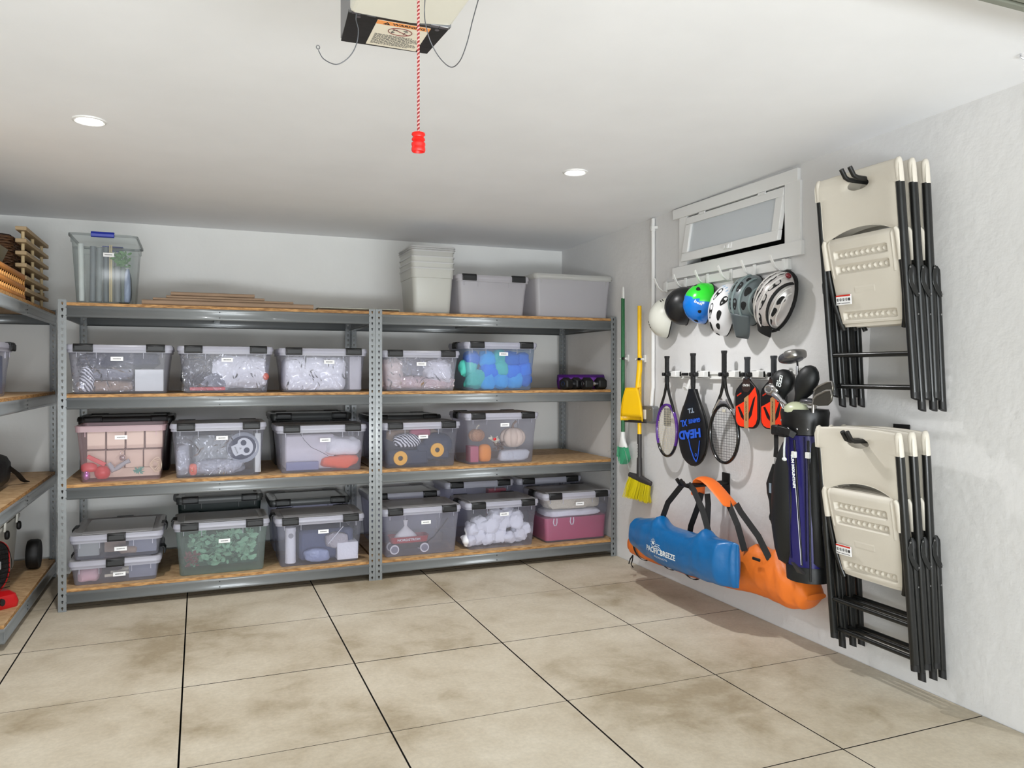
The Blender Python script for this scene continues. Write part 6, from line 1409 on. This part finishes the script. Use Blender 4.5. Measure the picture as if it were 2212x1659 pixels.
text('SUN MOUNTAIN', .021, frame(Vector((a.x-.1215, a.y-.050, .925)), d_, up_*1, d_.cross(up_)), M_pw, t, sx=1.0, bold=.0014, ext=.0008)
mk('zip_pull', MB().tube([(a.x-.092, a.y+.038, 1.085), (a.x-.100, a.y+.036, 1.03), (a.x-.104, a.y+.032, .985)], .005, 8), M_pw, t)
mk('zip_tag', MB().ball((a.x-.106, a.y+.028, .975), (.006, .016, .010)), M_pw, t)
mk('handle', MB().tube([(a.x-.098, a.y+.08, 1.128), (a.x-.125, a.y+.055, 1.122), (a.x-.130, a.y+.01, 1.118), (a.x-.125, a.y-.03, 1.11), (a.x-.105, a.y-.045, 1.095)], 0, flat=(.034, .008), up=(0, 0, 1)), M_rub, t, bevel=.002)
mk('handle_bracket', MB().box((a.x-.124, a.y+.005, 1.085), (a.x-.096, a.y+.055, 1.135)), M_rub, t, bevel=.004)
mk('side_buckle', MB().box((a.x-.070, a.y+.108, 1.085), (a.x-.020, a.y+.172, 1.135)), M_rub, t, bevel=.006)
# shoulder strap hangs at the left
mk('shoulder_strap', MB().tube([(a.x-.05, a.y+0.152, 1.09), (a.x-.06, a.y+0.139, 1.02), (a.x-.06, a.y+0.145, .97)], 0, flat=(.028, .004), up=(0, 1, .2)), M_web, t)
mk('strap_buckle', MB().tube([(a.x-.06, a.y+0.150, .965), (a.x-.06, a.y+0.153, .93)], .003, 6).tube([(a.x-.06, a.y+0.140, .965), (a.x-.06, a.y+0.143, .93)], .003, 6), M_chrome, t)
mk('strap_pad', MB().loft([[Vector((a.x-.06+.010*cos(q_), a.y-.033+yo+w_*sin(q_), z_)) for q_ in [2*pi*k/14 for k in range(14)]] for z_, yo, w_ in ((.935, .182, .014), (.88, .195, .030), (.83, .210, .036), (.78, .205, .036), (.74, .200, .024), (.68, .202, .014), (.66, .205, .020), (.645, .200, .020))]), M_gblk, t)
mk('pad_print', MB().box((a.x-.0725, a.y+0.162, .785), (a.x-.0705, a.y+0.179, .835)), M_gp, t)
mk('shoulder_strap', MB().tube([(a.x-.06, a.y+0.167, .65), (a.x-.06, a.y+0.142, .60), (a.x-.05, a.y+0.122, .55), (a.x-.04, a.y+0.112, .52)], 0, flat=(.034, .004), up=(0, 1, .2)), M_web, t)
# clubs
def club(label, y, x, zh, tiltv=(0, 0)):
    t = thing('golf_club', label, 'golf club', (x, y, 1.0), 'golf clubs in the bag'); return t
def shaft(t, x, y, z1, x0=None, y0=None, z0=1.125, r=.0048, m=None): mk('shaft', MB().tube([(GX+(x-GX)*.5, GY+(y-GY)*.55, z0), (x, y, z1)], r, 10), m or M_chrome, t)
M_head = mat('satin_steel', (.62, .61, .60), .28, .85); M_dhead = mat('grey_driver_paint', (.36, .36, .38), .25, .6, coat=.4)
X0 = GX-.02
t = club('silver-grey driver standing highest in the golf bag', 3.045, X0, 1.49)
shaft(t, X0, 3.035, 1.465, m=mat('graphite_leg', ())); mk('ferrule', MB().cyl((X0, 3.035, 1.41), .0065, .05, 'z'), M_chrome, t)
HD = frame((X0, 3.078, 1.478), (0, 1, 0), (-1, 0, 0), (0, 0, 1)) @ Matrix.Rotation(radians(8), 4, 'Y')
mk('club_head', MB().ball((0, 0, 0), (.072, .050, .030), M=HD, e=.85, nu=28, nv=16), M_dhead, t)
mk('face_plate', MB().ball((-.030, 0, .010), (.045, .052, .026), M=HD, e=.6), M_head, t)
def cover(label, c, rad, tiltm, txt=None):
    t = thing('club_cover', label, 'head cover', c, 'black club head covers')
    M = Matrix.Translation(c) @ tiltm
    mk('cover_body', MB().loft([[(rad[0]*g*cos(a), rad[1]*g*sin(a), z*rad[2]) for a in [2*pi*k/26 for k in range(26)]] for z, g in ((-1.5, .34), (-1.1, .38), (-.75, .55), (-.35, .88), (.1, 1.0), (.5, .93), (.82, .65), (.97, .3), (1, .05))], M=M), M_gblk, t)
    mk('seam', MB().tube([M @ Vector((rad[0]*1.0*g, 0, z*rad[2])) for z, g in ((-.7, .60), (-.35, .90), (.1, 1.01), (.5, .95), (.82, .68), (.97, .3))], .002, 5), mat('brown_seam', (.25, .18, .15), .6), t)
    return t, M
t, Mc = cover('round black club head cover with white lettering, left one', (X0-.015, 3.115, 1.352), (.052, .062, .068), Matrix.Rotation(radians(12), 4, 'X'))
text('IZZO', .026, frame((X0-.063, 3.085, 1.360), (0, .25, -.97), (0, -.97, -.25), (-1, 0, 0)), M_pw, t, bold=.001, ext=.0008)
text('GOLF', .012, frame((X0-.065, 3.105, 1.350), (0, .25, -.97), (0, -.97, -.25), (-1, 0, 0)), M_pw, t, bold=.0005, ext=.0008)
cover('large plain black club head cover, right one', (X0, 2.975, 1.350), (.048, .060, .095), Matrix.Rotation(radians(30), 4, 'X'))
t = club('putter with a rounded chrome mallet head at the left of the golf bag', 3.140, X0, 1.3)
shaft(t, X0-.03, 3.125, 1.29, y0=3.100)
mk('club_head', MB().ball((X0-.04, 3.165, 1.315), (.030, .050, .030), e=.8), M_head, t)
mk('face_ring', MB().tube([(X0-.068, 3.165+.026*cos(a), 1.318+.018*sin(a)) for a in [2*pi*k/18 for k in range(18)]], .0035, 6, loop=True), M_chrome, t)
t = club('chrome hybrid club leaning at the front left of the golf bag', 3.100, X0, 1.25)
shaft(t, X0-.06, 3.095, 1.265, y0=3.080)
mk('club_head', MB().tube([(X0-.065, 3.125, 1.292), (X0-.07, 3.095, 1.282), (X0-.07, 3.060, 1.258), (X0-.07, 3.035, 1.245)], [.016, .018, .012, .006], 12), M_chrome, t)
t = club('pale rounded wood head resting low in the golf bag mouth', 3.010, X0, 1.2)
shaft(t, X0-.02, 3.020, 1.20)
mk('club_head', MB().ball((X0-.035, 3.005, 1.212), (.055, .068, .048)), mat('pale_olive_paint', (.72, .74, .62), .35), t)
t = club('small black fairway wood beside the irons', 2.935, X0, 1.25)
shaft(t, X0, 2.910, 1.24)
mk('club_head', MB().ball((X0-.01, 2.943, 1.262), (.036, .048, .016), e=.8), M_dhead, t)
mk('sole_plate', MB().ball((X0-.01, 2.943, 1.252), (.032, .044, .010), e=.8), M_chrome, t)
for k, (yy, zt2, ln, lab) in enumerate(((2.902, 1.325, .125, 'steel iron with a broad blade, tallest of the two irons'), (2.888, 1.285, .125, 'steel iron with a curved sole, lower of the two irons'))):
    t = club(lab, yy, X0, zt2); shaft(t, X0-.02*k, yy, zt2-.02, r=.0062)
    F = frame((X0-.012-.02*k, yy, zt2-.045), (0, -1, 0), (0, 0, 1), (-1, 0, 0))
    bl = [(0, .0), (.006, .035), (.030, .055), (ln*.72, .078), (ln*.95, .080), (ln, .060), (ln*.96, .030), (ln*.75, .008), (.035, .004), (.012, .012)]
    mk('blade', MB().prism(bl, .012, F), mat('dark_satin_steel', (.42, .41, .38), .3, .85), t, bevel=.003)
    mk('sole_edge', MB().tube([F @ Vector((p[0], p[1], .012)) for p in bl[1:6]], .0055, 8), M_head, t)
    mk('hosel', MB().tube([F @ Vector((0, -.03, .006)), F @ Vector((.002, .02, .006)), F @ Vector((.012, .045, .006))], .0075, 10), M_head, t)
# ------------------------------------------------------------------ garage door opener
t = thing('garage_opener', 'ceiling-mounted garage door opener with a warning label underneath', 'garage opener', (.42, 1.75, 2.2))
M_ob = mat('black_opener_steel', (.10, .10, .105), .4, .2, bump=.15, bscale=18); M_os = mat('grey_opener_side', (.42, .42, .44), .35, .4)
zb = 2.2
mb = MB(); v = [(.300, 1.30, zb), (.545, 1.30, zb), (.531, 1.872, zb), (.315, 1.876, zb)]; hT = 2.40
mb.add([(x, y, zb+.001) for x, y, z in v]+[(x, y, hT) for x, y, z in v], [(0,3,2,1),(4,5,6,7),(0,1,5,4),(1,2,6,5),(2,3,7,6),(3,0,4,7)])
mk('housing', mb, M_os, t, bevel=.004)
mk('bottom_plate', MB().add([(.3055, 1.712, zb-.001), (.5385, 1.712, zb-.001), (.5285, 1.871, zb-.001), (.3165, 1.876, zb-.001), (.3055, 1.712, zb+.002), (.5385, 1.712, zb+.002), (.5285, 1.871, zb+.002), (.3165, 1.876, zb+.002)], [(0,3,2,1),(4,5,6,7),(0,1,5,4),(1,2,6,5),(2,3,7,6),(3,0,4,7)]), M_ob, t)
mk('bent_lip', MB().box((.306, 1.700, zb-.004), (.538, 1.714, zb+.004)), M_gal, t, bevel=.001)
for xx in (.322, .355, .50, .522): mk('lip_tab', MB().box((xx-.010, 1.702, zb-.006), (xx+.010, 1.712, zb+.002)), M_chrome, t)
# translucent lamp lens towards the viewer
M_lens = mat('creamy_lens', (.88, .87, .82), .35)
mb = MB(); pr = [(.306, zb-.004), (.312, zb-.010), (.44, zb-.012), (.455, zb-.010), (.536, zb-.001), (.575, zb+.085), (.575, zb+.16), (.306, zb+.16)]
mb.loft([[(x, y, z) for x, z in pr] for y in (1.34, 1.36, 1.690, 1.699)], smooth=False)
mk('lamp_lens', mb, M_lens, t, bevel=.003)
mk('support_bracket', MB().box((.33, 1.66, 2.40), (.35, 1.69, ceil_z(1.7))).box((.50, 1.66, 2.40), (.52, 1.69, ceil_z(1.7))), M_gal, t)
mk('drive_rail', MB().box((.395, -2.3, 2.27), (.435, 1.36, 2.30)), M_gal, t)
for xx, yy in ((.330, 1.728), (.512, 1.727)): mk('screw', MB().cyl((xx, yy, zb-.002), .0055, .004, 'z', 12), M_chrome, t)
sk = mk('warning_label', MB().add([(.372, 1.732, zb-.0016), (.502, 1.732, zb-.0016), (.500, 1.864, zb-.0016), (.382, 1.872, zb-.0016)], [(0, 1, 2, 3)]) if False else MB().box((.374, 1.730, zb-.0018), (.498, 1.866, zb-.0011)), mat('cream_label', (.90, .87, .80), .5), t)
LF = frame((.436, 1.798, zb-.0020), (1, 0, 0), (0, -1, 0), (0, 0, -1))
mk('orange_header', MB().box((-.062, .050, -.0003), (.062, .068, .0004), M=LF), mat('header_orange', (.95, .62, .35), .5), sk)
text('WARNING', .0140, LF @ Matrix.Translation((.013, .0587, .0006)), M_ink, sk, sx=1.12, bold=.00025, ext=.0002)
mk('warning_triangle', MB().prism([(-.047, .0525), (-.030, .0525), (-.0385, .0655)], .0003, LF @ Matrix.Translation((0, 0, .0005))), M_ink, sk)
text('!', .009, LF @ Matrix.Translation((-.0385, .0575, .0010)), mat('header_orange', ()), sk, bold=.0003, ext=.0001)
M_prohib = mat('maroon_print', (.45, .22, .22), .5)
mk('prohibition_ring', MB().tube([(.028*cos(a), .025+.0185*sin(a), .0006) for a in [2*pi*k/32 for k in range(32)]], .0009, 5, M=LF, loop=True).tube([(-.022, .037, .0006), (.022, .013, .0006)], .0009, 5, M=LF), M_prohib, sk)
pc = MB()
for q in ([(-.018, .016), (-.016, .030), (-.008, .033)], [(.006, .033), (.015, .036)], [(.010, .014), (.012, .028), (.018, .030)], [(-.020, .019), (-.012, .018)]): pc.tube([(x, y, .0006) for x, y in q], .0008, 4, M=LF)
random.seed(11)
for r in range(10):
    yy = -.002-r*.0058; x = -.054
    wd = random.uniform(.025, .052) if r in (0, 5, 9) else .05
    while x < wd:
        q = random.uniform(.003, .009); pc.box((x, yy-.0009, .0002), (min(x+q, wd+.004), yy+.0009, .0006), M=LF); x += q+.0018
mk('fine_print', pc, M_ink, sk, kind='stuff')
# emergency release cord with red grip
rx, ry = .395, 1.459
t = thing('release_cord', 'red and white twisted release cord with a red ribbed grip', 'pull cord', (rx, ry, 1.83))
M_cr = mat('cord_red', (.55, .10, .12), .6); M_cw = mat('cord_white', (.84, .62, .60), .6)
for k, m_ in ((0, M_cr), (1, M_cw)):
    pts = [(rx+.0013*cos(z*820+pi*k), ry+.0013*sin(z*820+pi*k), z) for z in [1.860+i*(2.27-1.860)/640 for i in range(641)]]
    mk('strand', MB().tube(pts, .0015, 6), m_, t)
prof = [(.0105, .037), (.0150, .036), (.0158, .032), (.0125, .028), (.0120, .026), (.0150, .023), (.0155, .019), (.0118, .0155), (.0118, .0145), (.0158, .0115), (.0162, .007), (.0150, .003), (.0158, -.001), (.0162, -.006), (.0150, -.010), (.0118, -.010), (.0105, -.004), (.002, -.002)]
mk('grip', MB().lathe([(r*.84, z*.78) for r, z in prof], Matrix.Translation((rx, ry, 1.838)), 32), mat('bright_red_plastic', (.90, .10, .07), .4), t)
# loose wires
def px(X, Y, Z):
    u = (X-1106)/1668*Z; y_ = radians(YAW); return Vector((u*cos(y_)+Z*sin(y_), -u*sin(y_)+Z*cos(y_), 1.40-(Y-806)/1668*Z))
def smooth_path(P_, n=8):
    out = []
    for i in range(len(P_)-1):
        a, b, c, d = P_[max(i-1, 0)], P_[i], P_[i+1], P_[min(i+2, len(P_)-1)]
        for k in range(n):
            q = k/n; out.append(.5*((2*b)+(c-a)*q+(2*a-5*b+4*c-d)*q*q+(3*b-a-3*c+d)*q**3))
    return out+[P_[-1]]
t = thing('antenna_wire', 'thin grey antenna wire with a small loop, hanging left of the opener', 'wire', (.3, 1.7, 2.1))
mk('wire', MB().tube(smooth_path([px(*p) for p in ((771, 22, 1.70), (769, 42, 1.69), (774, 65, 1.68), (770, 95, 1.68), (755, 122, 1.68), (728, 139, 1.68), (700, 128, 1.68), (688, 109, 1.68))]), .0011, 6), mat('grey_wire', (.30, .31, .33), .4), t)
cc = px(687, 102, 1.68)
mk('loop', MB().tube([cc+Vector((.0036*cos(a), 0, .0042*sin(a))) for a in [2*pi*k/14 for k in range(14)]], .0009, 5, loop=True), mat('grey_wire', ()), t)
t = thing('sensor_wire', 'thin grey wire looping down at the right of the opener', 'wire', (.5, 1.6, 2.1))
mk('wire', MB().tube(smooth_path([px(*p) for p in ((919, -14, 1.60), (917, 20, 1.60), (919, 50, 1.62), (930, 90, 1.64), (950, 125, 1.65), (974, 145, 1.65), (993, 132, 1.63), (1008, 95, 1.60), (1022, 40, 1.56), (1040, -25, 1.50))]), .0011, 6), mat('grey_wire', ()), t)
